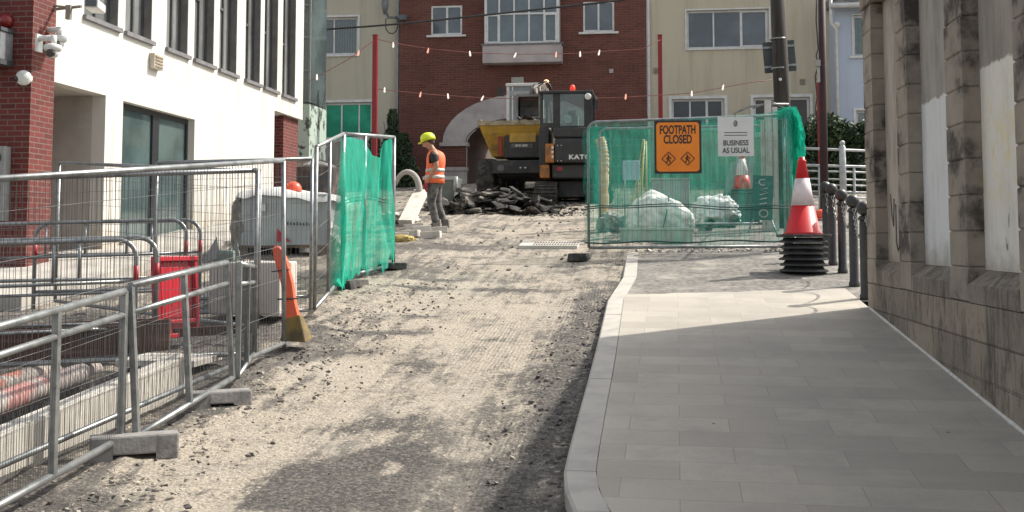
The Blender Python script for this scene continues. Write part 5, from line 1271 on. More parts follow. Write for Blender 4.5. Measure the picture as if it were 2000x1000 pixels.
t=thing('board_stack','pale boards and sheeting leaning together left of the lettered board','board',gp(1440,450))
for i,(px,w_,h_,l_) in enumerate(((1412,.10,1.35,.22),(1426,.06,1.5,.16),(1398,.09,1.2,.25),(1447,.07,1.45,.1))):
    b=gp(px+12,434); g=MB(); M_=Matrix.Translation(b+Vector((0,.25+.03*i,0)))@Matrix.Rotation(l_,4,'Y'); g.box(-w_,w_,-.012,.012,0,h_,M_); g.part('board',(mat('sheet_a',(.26,.36,.33),(.36,.44,.41),s=3) if i==0 else bpy.data.materials['sheet_a']),t)
# ================================================================== DRAIN CHANNEL
a=G(1012,487,-.03); b=G(1132,480,-.03); t=thing('drain_channel','pale concrete drain channel with a dark slotted grate lying in the road','drain',a)
x0,x1=a.x,b.x; y0=a.y; z0=rz(0,y0)
g=MB(); g.box(x0,x1,y0,y0+.62,z0-.02,z0+.055,None,0,0); 
def tiltz(v): v.co.z+=S*(v.co.y-y0)*.9
for v in g.bm.verts: tiltz(v)
g.part('slab',kst,t,bevel=.012)
gm=mat('cast_grate',(.05,.045,.04),(.1,.09,.08),s=8,r=.7)
g=MB(); 
for k in range(17): xx=x0+.22+k*.042; g.box(xx,xx+.022,y0+.08,y0+.2,z0+.0555,z0+.064); g.box(xx,xx+.022,y0+.34,y0+.46,z0+.056,z0+.064)
for v in g.bm.verts: tiltz(v)
g.part('grate',gm,t,merge=False)
# ================================================================== LEFT: WRAPPED LOAD etc
q0=G(468,497); q1=G(640,492); wrap=mat('grey_wrap',(.42,.45,.44),(.32,.34,.34),s=2,r=.35,b=.15,bs=6,c3=(.4,.43,.43),s3=1.4); 
t=thing('pallet_load','grey plastic wrapped pallet load under a white cover behind the tall mesh panel','pallet load',q0)
d=(q1-q0); ln=AY(640,480,q0.y).x-q0.x; zt_=AY(500,378,q0.y).z; M=Matrix.Translation(q0)
g=MB(); g.box(0,ln,0,1.0,.14,zt_-q0.z-.02,M,.02,.02); 
bmesh.ops.subdivide_edges(g.bm,edges=g.bm.edges,cuts=8,use_grid_fill=True)
for v in g.bm.verts: 
    nn=noise.noise_vector(v.co*2.2); v.co+=nn*.014
g.part('wrapped_stack',wrap,t)
g=MB()
for k in range(3): g.box(.02+k*(ln-.14)/2,.12+k*(ln-.14)/2,.02,.95,.0,.1,M)
g.box(0,ln,0,.1,.101,.139,M).box(0,ln,.45,.55,.101,.139,M).box(0,ln,.9,1.0,.101,.139,M)
g.part('pallet',mat('pallet_wood',(.2,.14,.09),(.12,.085,.06),s=4,r=.9),t,merge=False)
n_=24; V=[];Fs=[]
for j in range(13):
    for i in range(n_+1):
        u,v=i/n_,j/12; x=-.06+u*(ln+.12); y=-.06+v*1.12; ed=min(u,1-u)*n_/2; ed2=min(v,1-v)*6
        V.append((x,y,zt_-q0.z+.04+.06*noise.noise((x*3,y*3,1))+.05*math.sin(u*5)-(.11+.05*noise.noise((x*5,y,3)) if (i in(0,n_) or j in (0,12)) else 0)))
for j in range(12):
    for i in range(n_): a=j*(n_+1)+i; Fs.append((a,a+1,a+n_+2,a+n_+1))
me_=bpy.data.meshes.new('cover'); me_.from_pydata(V,[],Fs); me_.materials.append(mat('cover_white',(.68,.68,.66),(.5,.5,.48),s=3,r=.6)); 
for p_ in me_.polygons: p_.use_smooth=True
o=bpy.data.objects.new('cover',me_); COL.objects.link(o); o.parent=t
def lab_tri(pts,m,nm):
    g=MB(); P_=[AY(px,py,q0.y-.035) for px,py in pts]; g.face(P_); o=g.part(nm,m,t,fix=False); s_=o.modifiers.new('s','SOLIDIFY'); s_.thickness=.004
lab_tri([(541,446),(541,472),(567,472)],mat('red_sticker',(.5,.02,.03),r=.5),'red_triangle')
lab_tri([(508,398),(518,398),(518,412),(508,412)],white_pl,'label_patch')
g=MB(); c=AY(553,433,q0.y-.04); g.tube([c+Vector((-.03,0,.03)),c,c+Vector((.03,0,.04)),c+Vector((.01,0,-.03))],.008,4)
g.part('bird_mark',mat('mark_dark',(.1,.04,.04)),t)
g=MB()
for k in range(9): 
    c=AY(562+k*6.2,437+k*.2,q0.y-.04); g.box(c.x-.014,c.x+.012,c.y-.001,c.y+.002,c.z-.018,c.z+(.02 if k%3 else .03))
g.part('small_print',mat('print_grey',(.09,.1,.1)),t,merge=False)
# brown bulk bag behind on its left
lump('rubble_sack','dark grey and beige bulk bag leaning against the left end of the wrapped load','sack',q0+Vector((-.06,.35,0)),(.15,.4,.92),mat('sack_beige',(.42,.38,.31),(.12,.11,.1),s=3,r=.9,b=.4,stretch=(2,2,.6)),3.3,k=.16,flat=-.8)
# hard hat on the load
c=AY(573,376,q0.y+.35); t=thing('hard_hat','orange-red hard hat resting on top of the wrapped pallet load','hard hat',c)
hat(t,c+Vector((0,0,.02)),.125,bpy.data.materials['hat_orange'])
# compressor / old machinery behind
c=G(592,478); c=Vector((AY(612,400,17.6).x,17.6,S*17.6)); t=thing('site_generator','rusty brown and black site generator behind the wrapped load','generator',c)
br=mat('rust_brown',(.09,.06,.045),(.04,.032,.03),s=4,r=.8,c3=(.3,.2,.12),s3=3)
zt_=AY(600,302,17.6).z; x0=AY(578,300,17.6).x; x1=AY(650,300,17.6).x
g=MB(); g.box(x0,x1,17.6,18.4,c.z+.3,c.z+1.25); g.part('engine_housing',br,t,bevel=.03)
g=MB(); g.box(x0+.05,x1-.1,17.65,18.3,c.z+1.252,zt_-.12,None,.08,.08); g.part('hood',mat('grey_rag',(.3,.29,.27),(.15,.14,.13),s=5),t,bevel=.04)
for k in range(5): g=MB(); g.box(x0+.05,x1-.05,17.585,17.598,c.z+.5+k*.13,c.z+.56+k*.13); g.part('louvre',black,t)
for s_ in (x0+.12,x1-.12): g=MB(); g.lathe([(.04,-.08),(.2,-.08),(.21,.0),(.2,.08),(.04,.08)],(s_,17.7,c.z+.2),16,Matrix.Rotation(R(90),3,'X')); g.part('wheel',rubber,t)
lump('grey_sack','small pale grey sack on the ground behind the bright topped fence panel','sack',Vector((AY(625,400,15.8).x,15.8,S*15.8)),(.3,.25,.5),sack,6.1,k=.2)
# shovel blades / tools sticking up at (430,480)
q=G(420,560); q=Vector((AY(415,480,10.4).x,10.4,S*10.4)); t=thing('sheet_metal_scraps','jagged grey metal scraps and a green bag behind the middle mesh barrier','scrap',q)
for i,(px0,py0,px1,py1,px2,py2) in enumerate(((396,512,424,462,430,505),(404,520,455,480,440,512),(450,500,463,466,470,506))):
    g=MB(); P_=[AY(px,py,10.4+.04*i) for px,py in ((px0,py0),(px1,py1),(px2,py2))]; g.face(P_); o=g.part('scrap',mat('scrap_grey',(.26,.27,.27),(.4,.4,.4),s=5,m=.4,r=.5) if i==0 else bpy.data.materials['scrap_grey'],t,fix=False); o.modifiers.new('s','SOLIDIFY').thickness=.012
a_=AY(422,488,10.4); b_=AY(456,511,10.4); g=MB(); g.box(a_.x,b_.x,10.38,10.6,b_.z,a_.z); g.part('green_bag',mat('bag_green',(.14,.19,.16),(.2,.26,.22),s=4),t,bevel=.03)
g=MB(); g.box(a_.x-.06,b_.x+.5,10.36,10.9,q.z,b_.z-.002); g.part('stack_below',mat('stack_pale',(.55,.52,.47),(.42,.4,.36),s=3,r=.9),t,bevel=.02)
lump('plastic_bag','crumpled translucent white plastic bag just right of the red barrier','bag',G(408,604),(.10,.09,.16),mat('bag_white',(.7,.7,.68),(.45,.45,.45),s=8,r=.4),9.9,k=.3,fr=4)
# long pale planks lying beyond
a=G(505,596); b_=G(600,590); bd('pale concrete lintel lying behind the orange upright',a,b_,.12,.1,kst,'lintel')
#%%PART5
# ================================================================== MACHINES
mblk=mat('machine_black',(.018,.019,.021),(.04,.037,.033),s=3,r=.5,b=.08,c3=(.10,.085,.07),s3=2.2,lo3=.58,hi3=.8); morg=mat('machine_orange',(.48,.17,.02),(.36,.13,.02),s=4,r=.5,c3=(.1,.06,.03),s3=3)
myel=mat('machine_yellow',(.50,.28,.02),(.38,.22,.02),s=3,r=.5,c3=(.16,.10,.05),s3=2.4,lo3=.5,hi3=.75); mgry=mat('machine_grey',(.40,.41,.41),(.28,.29,.29),s=3,r=.45,c3=(.17,.16,.14),s3=2)
cabgl=clear_glass('cab_glass',.07); trk=mat('track_rubber',(.035,.034,.032),(.10,.09,.08),s=7,r=.9,b=.3)
def track(t,x0,x1,y0,y1,z0,h):
    """stadium loop with pads, axis along x"""
    r=h/2; g=MB(); path=[]; 
    n_=10; yc0,yc1=y0+r,y1-r; zc=z0+r
    L_=int((yc1-yc0)/.11)
    path=[(yc0-r*math.sin(math.pi*k/n_),zc-r*math.cos(math.pi*k/n_)) for k in range(n_)]+[(yc0+(yc1-yc0)*k/L_,zc+r) for k in range(L_)]+[(yc1+r*math.sin(math.pi*k/n_),zc+r*math.cos(math.pi*k/n_)) for k in range(n_)]+[(yc1-(yc1-yc0)*k/L_,zc-r) for k in range(L_)]
    g.prism(path,x0+.01,x1-.01,lambda a,b,d:Vector((d,a,b)))
    o=g.part('track',trk,t)
    g=MB(); m_=len(path)
    for k in range(m_):
        a=Vector(path[k]); b=Vector(path[(k+1)%m_]); d=(b-a); nn=Vector((-d.y,d.x)).normalized(); 
        if nn.dot(a-Vector(((yc0+yc1)/2,zc)))<0: nn=-nn
        q=[a+nn*.002,a+d*.6+nn*.002,a+d*.6+nn*.035,a+nn*.035]
        g.hexa([Vector((x,*q_)) for q_ in q for x in (x0,)]+[Vector((x,*q_)) for q_ in q for x in (x1,)])
    g.part('tread',trk,o,merge=False)
    g=MB(); g.lathe([(.05,x0-.02),(.15,x0-.02),(.16,x0+.0),(.16,x1+.015),(.05,x1+.015)],(0,yc0,zc),16,Matrix(((0,0,1),(1,0,0),(0,1,0)))); g.part('sprocket',mblk,o)
    return o
Y0=26.45
def X_(px,Y=None): return AY(px,300,Y or Y0).x
def Z_(py,Y=None): return AY(1100,py,Y or Y0).z
gz=S*Y0+.0-.03
ex=thing('excavator','black rear of a compact tracked excavator with orange side panels, right of the tipper skip','excavator',(X_(1110),Y0,gz))
track(ex,X_(1045),X_(1088),Y0-.15,Y0+2.0,gz,Z_(357)-gz)
track(ex,X_(1152),X_(1195),Y0-.15,Y0+2.0,gz,Z_(357)-gz)
g=MB(); g.box(X_(1088),X_(1152),Y0+.35,Y0+1.6,gz+.18,Z_(352)); g.part('undercarriage',mblk,ex,bevel=.02)
g=MB(); g.box(X_(1078),X_(1192),Y0-.12,Y0+1.9,Z_(349),Z_(321)); g.part('turntable_skirt',mblk,ex,bevel=.04)
g=MB(); g.box(X_(1085),X_(1192),Y0-.3,Y0+1.2,Z_(320),Z_(272)); g.part('counterweight',mblk,ex,bevel=.06)
g=MB(); g.box(X_(1082),X_(1192),Y0-.22,Y0+1.2,Z_(271),Z_(250)); g.part('engine_hood',mblk,ex,bevel=.05)
g=MB(); g.box(X_(1067),X_(1084),Y0-.26,Y0+1.3,Z_(319),Z_(282)); o=g.part('side_panel',morg,ex,bevel=.02)
g=MB(); g.box(X_(1056),X_(1074),Y0-.2,Y0+1.3,Z_(348),Z_(323)); g.part('side_panel',morg,ex,bevel=.02)
g=MB()
for py in (289,298,307): g.box(X_(1079),X_(1083),Y0-.275,Y0-.262,Z_(py+3),Z_(py-2))
g.part('warning_marks',white_pl,o,merge=False)
g=MB(); g.box(X_(1088),X_(1099),Y0-.13,Y0-.122,Z_(334),Z_(326)); g.part('rear_reflector',mat('reflector_red',(.35,.01,.02),r=.3),ex)
text('lettering','KATO',.15,Matrix.Translation(Vector((X_(1134)-ex.location.x,-.304,Z_(309)-gz)))@RX90,mat('letter_white',(.75,.74,.7),r=.5),ex,.002,.006,sx=1.25,spacing=1.1)
g=MB()
for px,py in ((1091,286),(1098,286),(1091,316),(1098,316)): g.ell((X_(px),Y0-.3,Z_(py)),(.014,.008,.014),6,5)
g.part('bolt',white_pl,ex,merge=False)
# cab: pillars, roof, panes
cx0,cx1,cy0,cy1=X_(1055),X_(1157),Y0+.02,Y0+1.45; zc0,zc1=Z_(249),Z_(183)
g=MB(); 
for x,w_ in ((cx0,.07),(cx1-.07,.07)):
    for y in (cy0,cy1-.07): q_=MB(); q_.box(x,x+w_,y,y+.07,zc0,zc1); q_.part('cab_pillar',mblk,ex)
g.box(X_(1080),X_(1094),cy0,cy0+.06,zc0,zc1).box(X_(1141),cx1-.072,cy0,cy0+.06,zc0,zc1).box(X_(1094)-.01,X_(1141)+.01,cy0,cy0+.06,zc0,zc0+.04)
g.box(X_(1060),X_(1080)+.01,cy0+.002,cy0+.05,zc0,zc0+.12)
g.part('cab_frame',mblk,ex,merge=False)
g=MB(); g.box(X_(1053),X_(1072),cy0-.02,cy1+.2,Z_(345),zc0-.005); g.part('cab_side',mblk,ex,bevel=.02)
g=MB(); g.box(cx0-.03,cx1+.03,cy0-.06,cy1+.08,zc1+.001,Z_(177)); g.part('cab_roof',mblk,ex,bevel=.025)
g=MB(); g.box(cx0+.07,X_(1080),cy0+.02,cy0+.03,zc0+.12,zc1); g.part('side_window',cabgl,ex)
g=MB(); g.box(X_(1094),X_(1141),cy0+.02,cy0+.03,zc0+.04,zc1); g.part('rear_window',cabgl,ex)
g=MB(); g.box(cx0+.07,cx1-.07,cy1-.05,cy1-.04,zc0,zc1); g.part('front_window',cabgl,ex)
g=MB(); g.box(X_(1103),X_(1128),cy0+.35,cy0+.5,zc0,Z_(222)).box(X_(1107),X_(1124),cy0+.36,cy0+.46,Z_(221),Z_(212)); g.part('seat',mat('seat_green',(.12,.2,.17),(.2,.26,.23),s=4),ex,bevel=.03)
g=MB(); g.lathe([(.09,0),(.12,.01),(.09,.02)],(X_(1107),cy0+.12,Z_(232)),16,Matrix.Rotation(R(90),3,'X')); g.part('fan',mat('pale_green',(.5,.6,.55),r=.5),ex)
g=MB(); g.tube([(X_(1118),cy0+.6,Z_(213)),(X_(1128),cy0+.5,Z_(240))],.02,6); g.part('wiper_arm',mat('pale_green2',(.55,.6,.58),r=.5),ex)
g=MB(); g.lathe([(.05,0),(.07,.02),(.065,.12),(.045,.17),(.01,.19)],(X_(1117),cy0+.3,Z_(177)+.002),14); g.part('beacon',emis('beacon_red',(1,.06,.02),.35,(.7,.04,.02)),ex)
g=MB(); g.lathe([(.06,0),(.085,.03),(.08,.06),(.03,.07)],(X_(1149),cy0-.06,Z_(190)),14,Matrix.Rotation(R(90),3,'X')@Matrix.Rotation(R(20),3,'Z')); g.part('work_lamp',white_pl,ex)
g=MB(); g.tube([(X_(1160),cy0,Z_(186)),(X_(1166),cy0-.1,Z_(192)),(X_(1166),cy0-.1,Z_(212))],.012,5); g.box(X_(1163),X_(1169),cy0-.14,cy0-.11,Z_(217),Z_(197)); g.part('mirror',mblk,ex)
g=MB(); g.tube([(X_(1152),cy0+.2,Z_(177)),(X_(1152),cy0+.2,Z_(166))],.008,4); g.part('aerial',mblk,ex)
g=MB(); g.prism([(1.9,.9),(3.0,2.0),(4.4,1.4),(4.3,1.15),(3.0,1.7),(2.0,.6)],X_(1105),X_(1120),lambda a,b,d:Vector((d,Y0+a-.3,gz+b))); g.part('boom',morg,ex)
# tipping dumper
Y0=28.3; gz=S*Y0-.03
dp=thing('site_dumper','tipping site dumper with a worn yellow skip full of broken asphalt','dumper',(X_(1010),Y0,gz))
def wheel(t,xc,yc,r,w_,name='wheel'):
    MX=Matrix(((0,0,1),(1,0,0),(0,1,0))); g=MB(); g.lathe([(r*.55,-w_/2),(r*.93,-w_/2),(r,-w_*.36),(r,w_*.36),(r*.93,w_/2),(r*.55,w_/2)],(xc,yc,gz+r),28,MX); o=g.part(name,trk,t)
    g=MB()
    for k in range(18):
        a=2*math.pi*k/18
        for s_ in (-1,1):
            aa=a+(.17 if s_>0 else 0); c=Vector((xc,yc,gz+r)); f_=lambda an,x,rr_:c+Vector((x,rr_*math.cos(an),rr_*math.sin(an)))
            w2=w_*.5; g.hexa([f_(aa,0,r*.98),f_(aa+.12,0,r*.98),f_(aa+.32,s_*w2,r*.93),f_(aa+.20,s_*w2,r*.93),f_(aa,0,r*1.04),f_(aa+.12,0,r*1.04),f_(aa+.32,s_*w2,r*1.0),f_(aa+.20,s_*w2,r*1.0)])
    g.part('tread',trk,o,merge=False)
    g=MB(); g.lathe([(.05,-w_*.4),(r*.54,-w_*.42),(r*.54,w_*.42),(.05,w_*.4)],(xc,yc,gz+r),18,MX); g.part('rim',myel,o)
for yy_ in (Y0+.35,Y0+2.1):
    for x in (X_(949),X_(1085)): wheel(dp,x,yy_,.55,.46)
g=MB(); g.box(X_(970),X_(1075),Y0,Y0+2.4,Z_(345),Z_(312)); g.part('chassis',mblk,dp,bevel=.03)
g=MB(); g.box(X_(968),X_(1075),Y0-.6,Y0-.02,Z_(341),Z_(315)); g.part('bumper',mblk,dp,bevel=.02)
g=MB(); g.lathe([(.02,0),(.09,.0),(.10,.015),(.085,.02),(.02,.02)],(X_(985),Y0-.6,Z_(331)),18,Matrix.Rotation(R(90),3,'X')); g.part('round_lamp',mat('lamp_grey2',(.12,.12,.12),r=.3),dp)
for px in (1022,1031): g=MB(); g.ell((X_(px),Y0-.61,Z_(330)),(.03,.015,.022),8,6); g.part('tail_light',mat('lamp_white',(.8,.8,.78),r=.2) if 'lamp_white' not in bpy.data.materials else bpy.data.materials['lamp_white'],dp)
g=MB(); g.box(X_(989),X_(1075),Y0-.5,Y0+.3,Z_(311),Z_(266)); g.part('engine_cover',mblk,dp,bevel=.04)
g=MB(); g.box(X_(1003),X_(1044),Y0-.52,Y0-.504,Z_(291),Z_(283)); pl_=g.part('number_plate',mat('plate_dark',(.09,.09,.085),(.14,.14,.13),s=6),dp)
text('lettering','09·E·1845',.085,Matrix.Translation(Vector((X_(1023)-dp.location.x,-.524,Z_(287)-gz)))@RX90,bpy.data.materials['letter_white'],dp,.001,.002,sx=.95)
g=MB(); g.box(X_(977),X_(985),Y0-.45,Y0-.37,Z_(306),Z_(268)); g.part('red_strut',mat('strut_red',(.3,.03,.02),r=.5),dp)
# skip: open tapered hopper with a thick rim
sy0,sy1=Y0-.35,Y0+1.2
T=[(X_(939),sy0),(X_(1066),sy0),(X_(1066),sy1),(X_(939),sy1)]; Bt=[(X_(962),sy0+.25),(X_(1055),sy0+.25),(X_(1055),sy1-.2),(X_(962),sy1-.2)]
zt_,zm_,zb_=Z_(244),Z_(262),Z_(305)
g=MB(); 
def ringv(P_,z): return [g.bm.verts.new((x,y,z)) for x,y in P_]
mid=[(a[0]*.72+b[0]*.28,a[1]*.8+b[1]*.2) for a,b in zip(T,Bt)]
inn=[(a[0]+(.06 if i in(0,3) else -.06),a[1]+(.06 if i<2 else -.06)) for i,a in enumerate(T)]
r0,r1,r2,r3=ringv(T,zt_),ringv(mid,zm_),ringv(Bt,zb_),ringv(inn,zt_)
r4=ringv([(a[0]+(.15 if i in(0,3) else -.15),a[1]+(.2 if i<2 else -.2)) for i,a in enumerate(T)],zm_)
for A_,B_ in ((r0,r1),(r1,r2),(r0,r3),(r3,r4)):
    for j in range(4): g.bm.faces.new((A_[j],A_[(j+1)%4],B_[(j+1)%4],B_[j]))
g.bm.faces.new(r2); g.bm.faces.new(r4); g.part('skip',myel,dp)
g=MB(); rimm=mat('skip_rim',(.42,.36,.25),(.2,.16,.1),s=5,r=.7)
zt2=Z_(237)
g.box(T[0][0]-.03,T[1][0]+.03,sy0-.04,sy0+.05,zt_-.02,zt2).box(T[0][0]-.03,T[0][0]+.05,sy0+.051,sy1,zt_-.02,zt2+.05).box(T[1][0]-.05,T[1][0]+.03,sy0+.051,sy1,zt_-.02,zt2+.05).box(T[0][0]-.03,T[1][0]+.03,sy1+.001,sy1+.07,zt_-.02,zt2+.16)
g.part('skip_rim',rimm,dp,merge=False)
g=MB(); g.prism([(0,0),(.55,.0),(.45,.25),(.1,.25)],X_(1000),X_(1050),lambda a,b,d:Vector((d,sy0-.17+a*.3,Z_(280)+b))); g.part('skip_hinge',myel,dp)
asph=mat('asphalt_chunk',(.022,.021,.021),(.06,.053,.047),s=3,r=.92,b=.6,bs=25,c3=(.20,.18,.155),s3=1.7,lo3=.54,hi3=.62,world=True)
rr=random.Random(4); g=MB()
for k in range(34):
    x=rr.uniform(X_(972),X_(1056)); y=rr.uniform(sy0+.15,sy1-.15); M=Matrix.Rotation(rr.uniform(-.7,.7),3,'X')@Matrix.Rotation(rr.uniform(-.6,.6),3,'Y')@Matrix.Rotation(rr.uniform(0,6),3,'Z')
    g.chunk((x,y,zt_-.06+.26*math.exp(-((x-X_(1030))/.5)**2)*rr.uniform(.3,1)),(rr.uniform(.13,.28),rr.uniform(.1,.2),.06),rr.random(),14,M)
tag(g.part('asphalt_load',asph,None,merge=False,fix=False),'dark broken asphalt heaped in the dumper skip','rubble',kind='stuff')
# second excavator behind: grey cab with hanging bucket
Y0=31.2; gz=S*Y0-.03
e2=thing('excavator','pale grey framed excavator cab with its bucket raised over the skip','excavator',(X_(1030),Y0,gz))
track(e2,X_(985),X_(1010),Y0-.3,Y0+2.2,gz,.7); track(e2,X_(1075),X_(1100),Y0-.3,Y0+2.2,gz,.7)
g=MB(); g.box(X_(990),X_(1100),Y0-.2,Y0+2,gz+.72,gz+1.45); g.part('body',mgry,e2,bevel=.06)
cx0,cx1,cy0,cy1=X_(989),X_(1062),Y0,Y0+1.4; zc0,zc1=gz+1.46,Z_(167)
g=MB()
for x in (cx0,cx1-.09):
    for y in (cy0,cy1-.09): q_=MB(); q_.box(x,x+.09,y,y+.09,zc0,zc1); q_.part('cab_pillar',white_pl,e2)
g.box(cx0+.16,cx0+.2,cy0+.01,cy0+.06,zc0,zc1)
g.part('cab_frame',white_pl,e2,merge=False)
g=MB(); g.box(cx0-.02,cx1+.02,cy0-.05,cy1+.05,zc1+.001,Z_(161)); g.part('cab_roof',white_pl,e2,bevel=.02)
g=MB(); g.box(cx0+.09,cx1-.09,cy0+.02,cy0+.035,zc0,zc1-.0); g.part('window',glass('cab_grey_glass',(.11,.13,.14),.1,.8),e2)
g=MB(); g.box(cx0+.095,cx1-.095,cy0+.005,cy0+.018,Z_(185),Z_(176)); g.part('visor',mat('visor',(.4,.42,.43),r=.5),e2)
g=MB(); g.tube([(cx0,cy0,Z_(176)),(X_(984),cy0-.1,Z_(176))],.014,5); g.box(X_(972),X_(985),cy0-.14,cy0-.09,Z_(187),Z_(169)); g.part('mirror',mblk,e2)
g=MB(); g.lathe([(.05,0),(.07,.02),(.08,.05),(.06,.09),(.01,.11)],(X_(1066),cy0+.2,Z_(160)),14); g.part('beacon',emis('beacon_amber',(1,.62,.35),.8,(.8,.5,.3)),e2)
Yb=29.4
def BX(px): return AY(px,300,Yb).x
def BZ(py): return AY(1030,py,Yb).z
# bucket: curved shell open towards us
g=MB(); prof=[(.0,BZ(186)),(.35,BZ(190)),(.55,BZ(205)),(.5,BZ(222)),(.25,BZ(231)),(-.05,BZ(230))]
prof2=[(a*.9,lerp(b,BZ(208),.09)) for a,b in prof]
xa,xb=BX(1009),BX(1056)
for i in range(5):
    for P_ in (prof,prof2):
        a,b=P_[i],P_[i+1]; g.face([(xa,Yb+a[0],a[1]),(xb,Yb+a[0],a[1]),(xb,Yb+b[0],b[1]),(xa,Yb+b[0],b[1])])
for x in (xa,xb,xa+.05,xb-.05): g.face([(x,Yb+a,b) for a,b in prof])
for a,b in ((prof[0],prof2[0]),(prof[5],prof2[5])): g.face([(xa,Yb+a[0],a[1]),(xb,Yb+a[0],a[1]),(xb,Yb+b[0],b[1]),(xa,Yb+b[0],b[1])])
for i in range(5):
    for s_ in ((xa,xa+.05),(xb-.05,xb)):
        a,b=prof[i],prof[i+1]
g.box(xa,xa+.05,Yb-.06,Yb+.3,BZ(231),BZ(184)).box(xb-.05,xb,Yb-.06,Yb+.3,BZ(231),BZ(184)).box(xa,xb,Yb-.05,Yb+.3,BZ(189),BZ(184))
g.part('bucket',mat('bucket_steel',(.24,.23,.22),(.12,.11,.10),s=3,r=.6,m=.3),e2,merge=False)
lk=mat('link_dark',(.07,.06,.05),(.16,.13,.1),s=6,r=.6)
g=MB(); g.tube([(BX(1036),Yb+.1,BZ(186)),(BX(1038),Yb+.4,BZ(168)),(BX(1046),Yb+.9,BZ(160))],.06,8).tube([(BX(1046),Yb+.05,BZ(190)),(BX(1044),Yb+.3,BZ(172))],.07,8).tube([(BX(1054),Yb+.15,BZ(186)),(BX(1050),Yb+.5,BZ(164))],.05,8); g.part('linkage',lk,e2)
g=MB(); g.prism([(0,0),(.9,.35),(2.2,.2),(3.3,-.9),(3.5,-.8),(2.4,.5),(.9,.62),(-.1,.2)],BX(1040),BX(1056),lambda a,b,d:Vector((d,Yb+.5+a,BZ(176)+b*.6-.0))); g.part('arm',lk,e2)
g=MB()
for q in ([(1050,163),(1066,158),(1074,166),(1078,178)],[(1052,168),(1062,160),(1071,164),(1074,176)],[(1044,162),(1040,172),(1042,186)]): g.tube([(BX(a),Yb+.1,BZ(b)) for a,b in q],.018,5)
g.part('hose',black,e2)
# ================================================================== ASPHALT HEAP
rr=random.Random(12); protos=[]
for k in range(9):
    g=MB(); g.chunk((0,0,0),(rr.uniform(.2,.36),rr.uniform(.14,.24),rr.uniform(.05,.075)),k+.5,16)
    protos.append(g.part('asphalt_chunk',asph,None,fix=False,merge=False))
def rp(px,py): return G(px,py,-.02)
used=set(); n_=0
for k in range(270):
    px=rr.uniform(838,1085); v_=rr.random(); Yk=lerp(22.9,26.0,v_); b=AY(px,300,Yk)
    prof_=max(0,1-((px-958)/122)**2)*math.sin(math.pi*min(1,.18+v_*.9))
    if prof_<.05 and rr.random()<.5: continue
    zz=S*Yk-.03+.50*prof_*rr.random()**.6*(.6 if px<900 else 1)+.03
    i=rr.randrange(9); pr=protos[i]
    if i in used: o=pr.copy(); COL.objects.link(o)
    else: o=pr; used.add(i)
    s_=rr.uniform(.55,1.15)*(1.1 if v_<.4 else .9)
    o.scale=(s_,s_,s_*rr.uniform(.8,1.3)); o.rotation_euler=(rr.gauss(0,.33),rr.gauss(0,.33),rr.uniform(0,6.28)); o.location=(b.x,Yk,zz)
    tag(o,'broken slab of dark asphalt in the heap in front of the dumper','rubble','broken asphalt slabs heaped in front of the dumper')
rr=random.Random(22); g=MB()
for k in range(600):
    px=rr.uniform(820,1150); Yk=rr.uniform(22.6,26.5); b=AY(px,300,Yk); r_=.02+.07*rr.random()**2.5
    g.chunk((b.x,Yk,S*Yk-.01+ (.3*max(0,1-((px-958)/110)**2) if Yk>23.8 else 0)),(r_,r_*.8,r_*.6),rr.random(),9)
tag(g.part('rubble_fines',asph,None,merge=False,fix=False),'small asphalt crumbs spread round the dark heap','rubble',kind='stuff')
# pale concrete pieces by the worker
def slab(name,label,cat,a,b,w_,h_,m=kst,up_=0,group=None):
    a,b=Vector(a),Vector(b); d=(b-a); ln=d.length; x=d.normalized(); y=Vector((0,0,1)).cross(x).normalized(); z=x.cross(y)
    g=MB(); P=lambda i,j,k:a+d*i+y*w_*(j-.5)+z*h_*k
    g.hexa([P(0,0,0),P(1,0,0),P(1,1,0),P(0,1,0),P(0,0,1),P(1,0,1),P(1,1,1),P(0,1,1)]); return tag(g.part(name,m,None,bevel=.01),label,cat,group)
a=rp(792,445); b=AY(822,384,a.y+1.6); slab('lintel','long white concrete lintel propped up beside the worker','lintel',a,b,.26,.16)
a=G(780,436); lump('concrete_lump','rough pale concrete spoil under the propped lintel','rubble',a,(.35,.5,.22),kst,4.4,k=.25)
for i,(px,py,dx,dy,l_,m_) in enumerate(((776,470,.34,.1,'pale block lying furthest left in the row by the worker',kst),(800,466,.36,-.05,'grey block second from the left by the worker',conc),(822,462,.3,.12,'upright pale block in the middle of the row by the worker',kst),(842,468,.34,.0,'flat pale block near the worker, closest to the camera',kst),(856,458,.28,.1,'small pale block beside the worker boots',conc),(806,452,.3,.15,'pale block resting behind the row of blocks by the worker',kst))):
    q=rp(px,py); slab('concrete_block',l_,'block',q+Vector((-dx/2,0,.01)),q+Vector((dx/2,dy,.03)),.18,.12+.05*(i==2),m_,group='loose concrete blocks by the worker')
lump('yellow_sack','small crumpled yellow sack on the stones in front of the green netting','sack',rp(784,474),(.22,.12,.12),mat('sack_yellow',(.55,.42,.14),(.4,.3,.12),s=5,r=.8),2.9,k=.25)
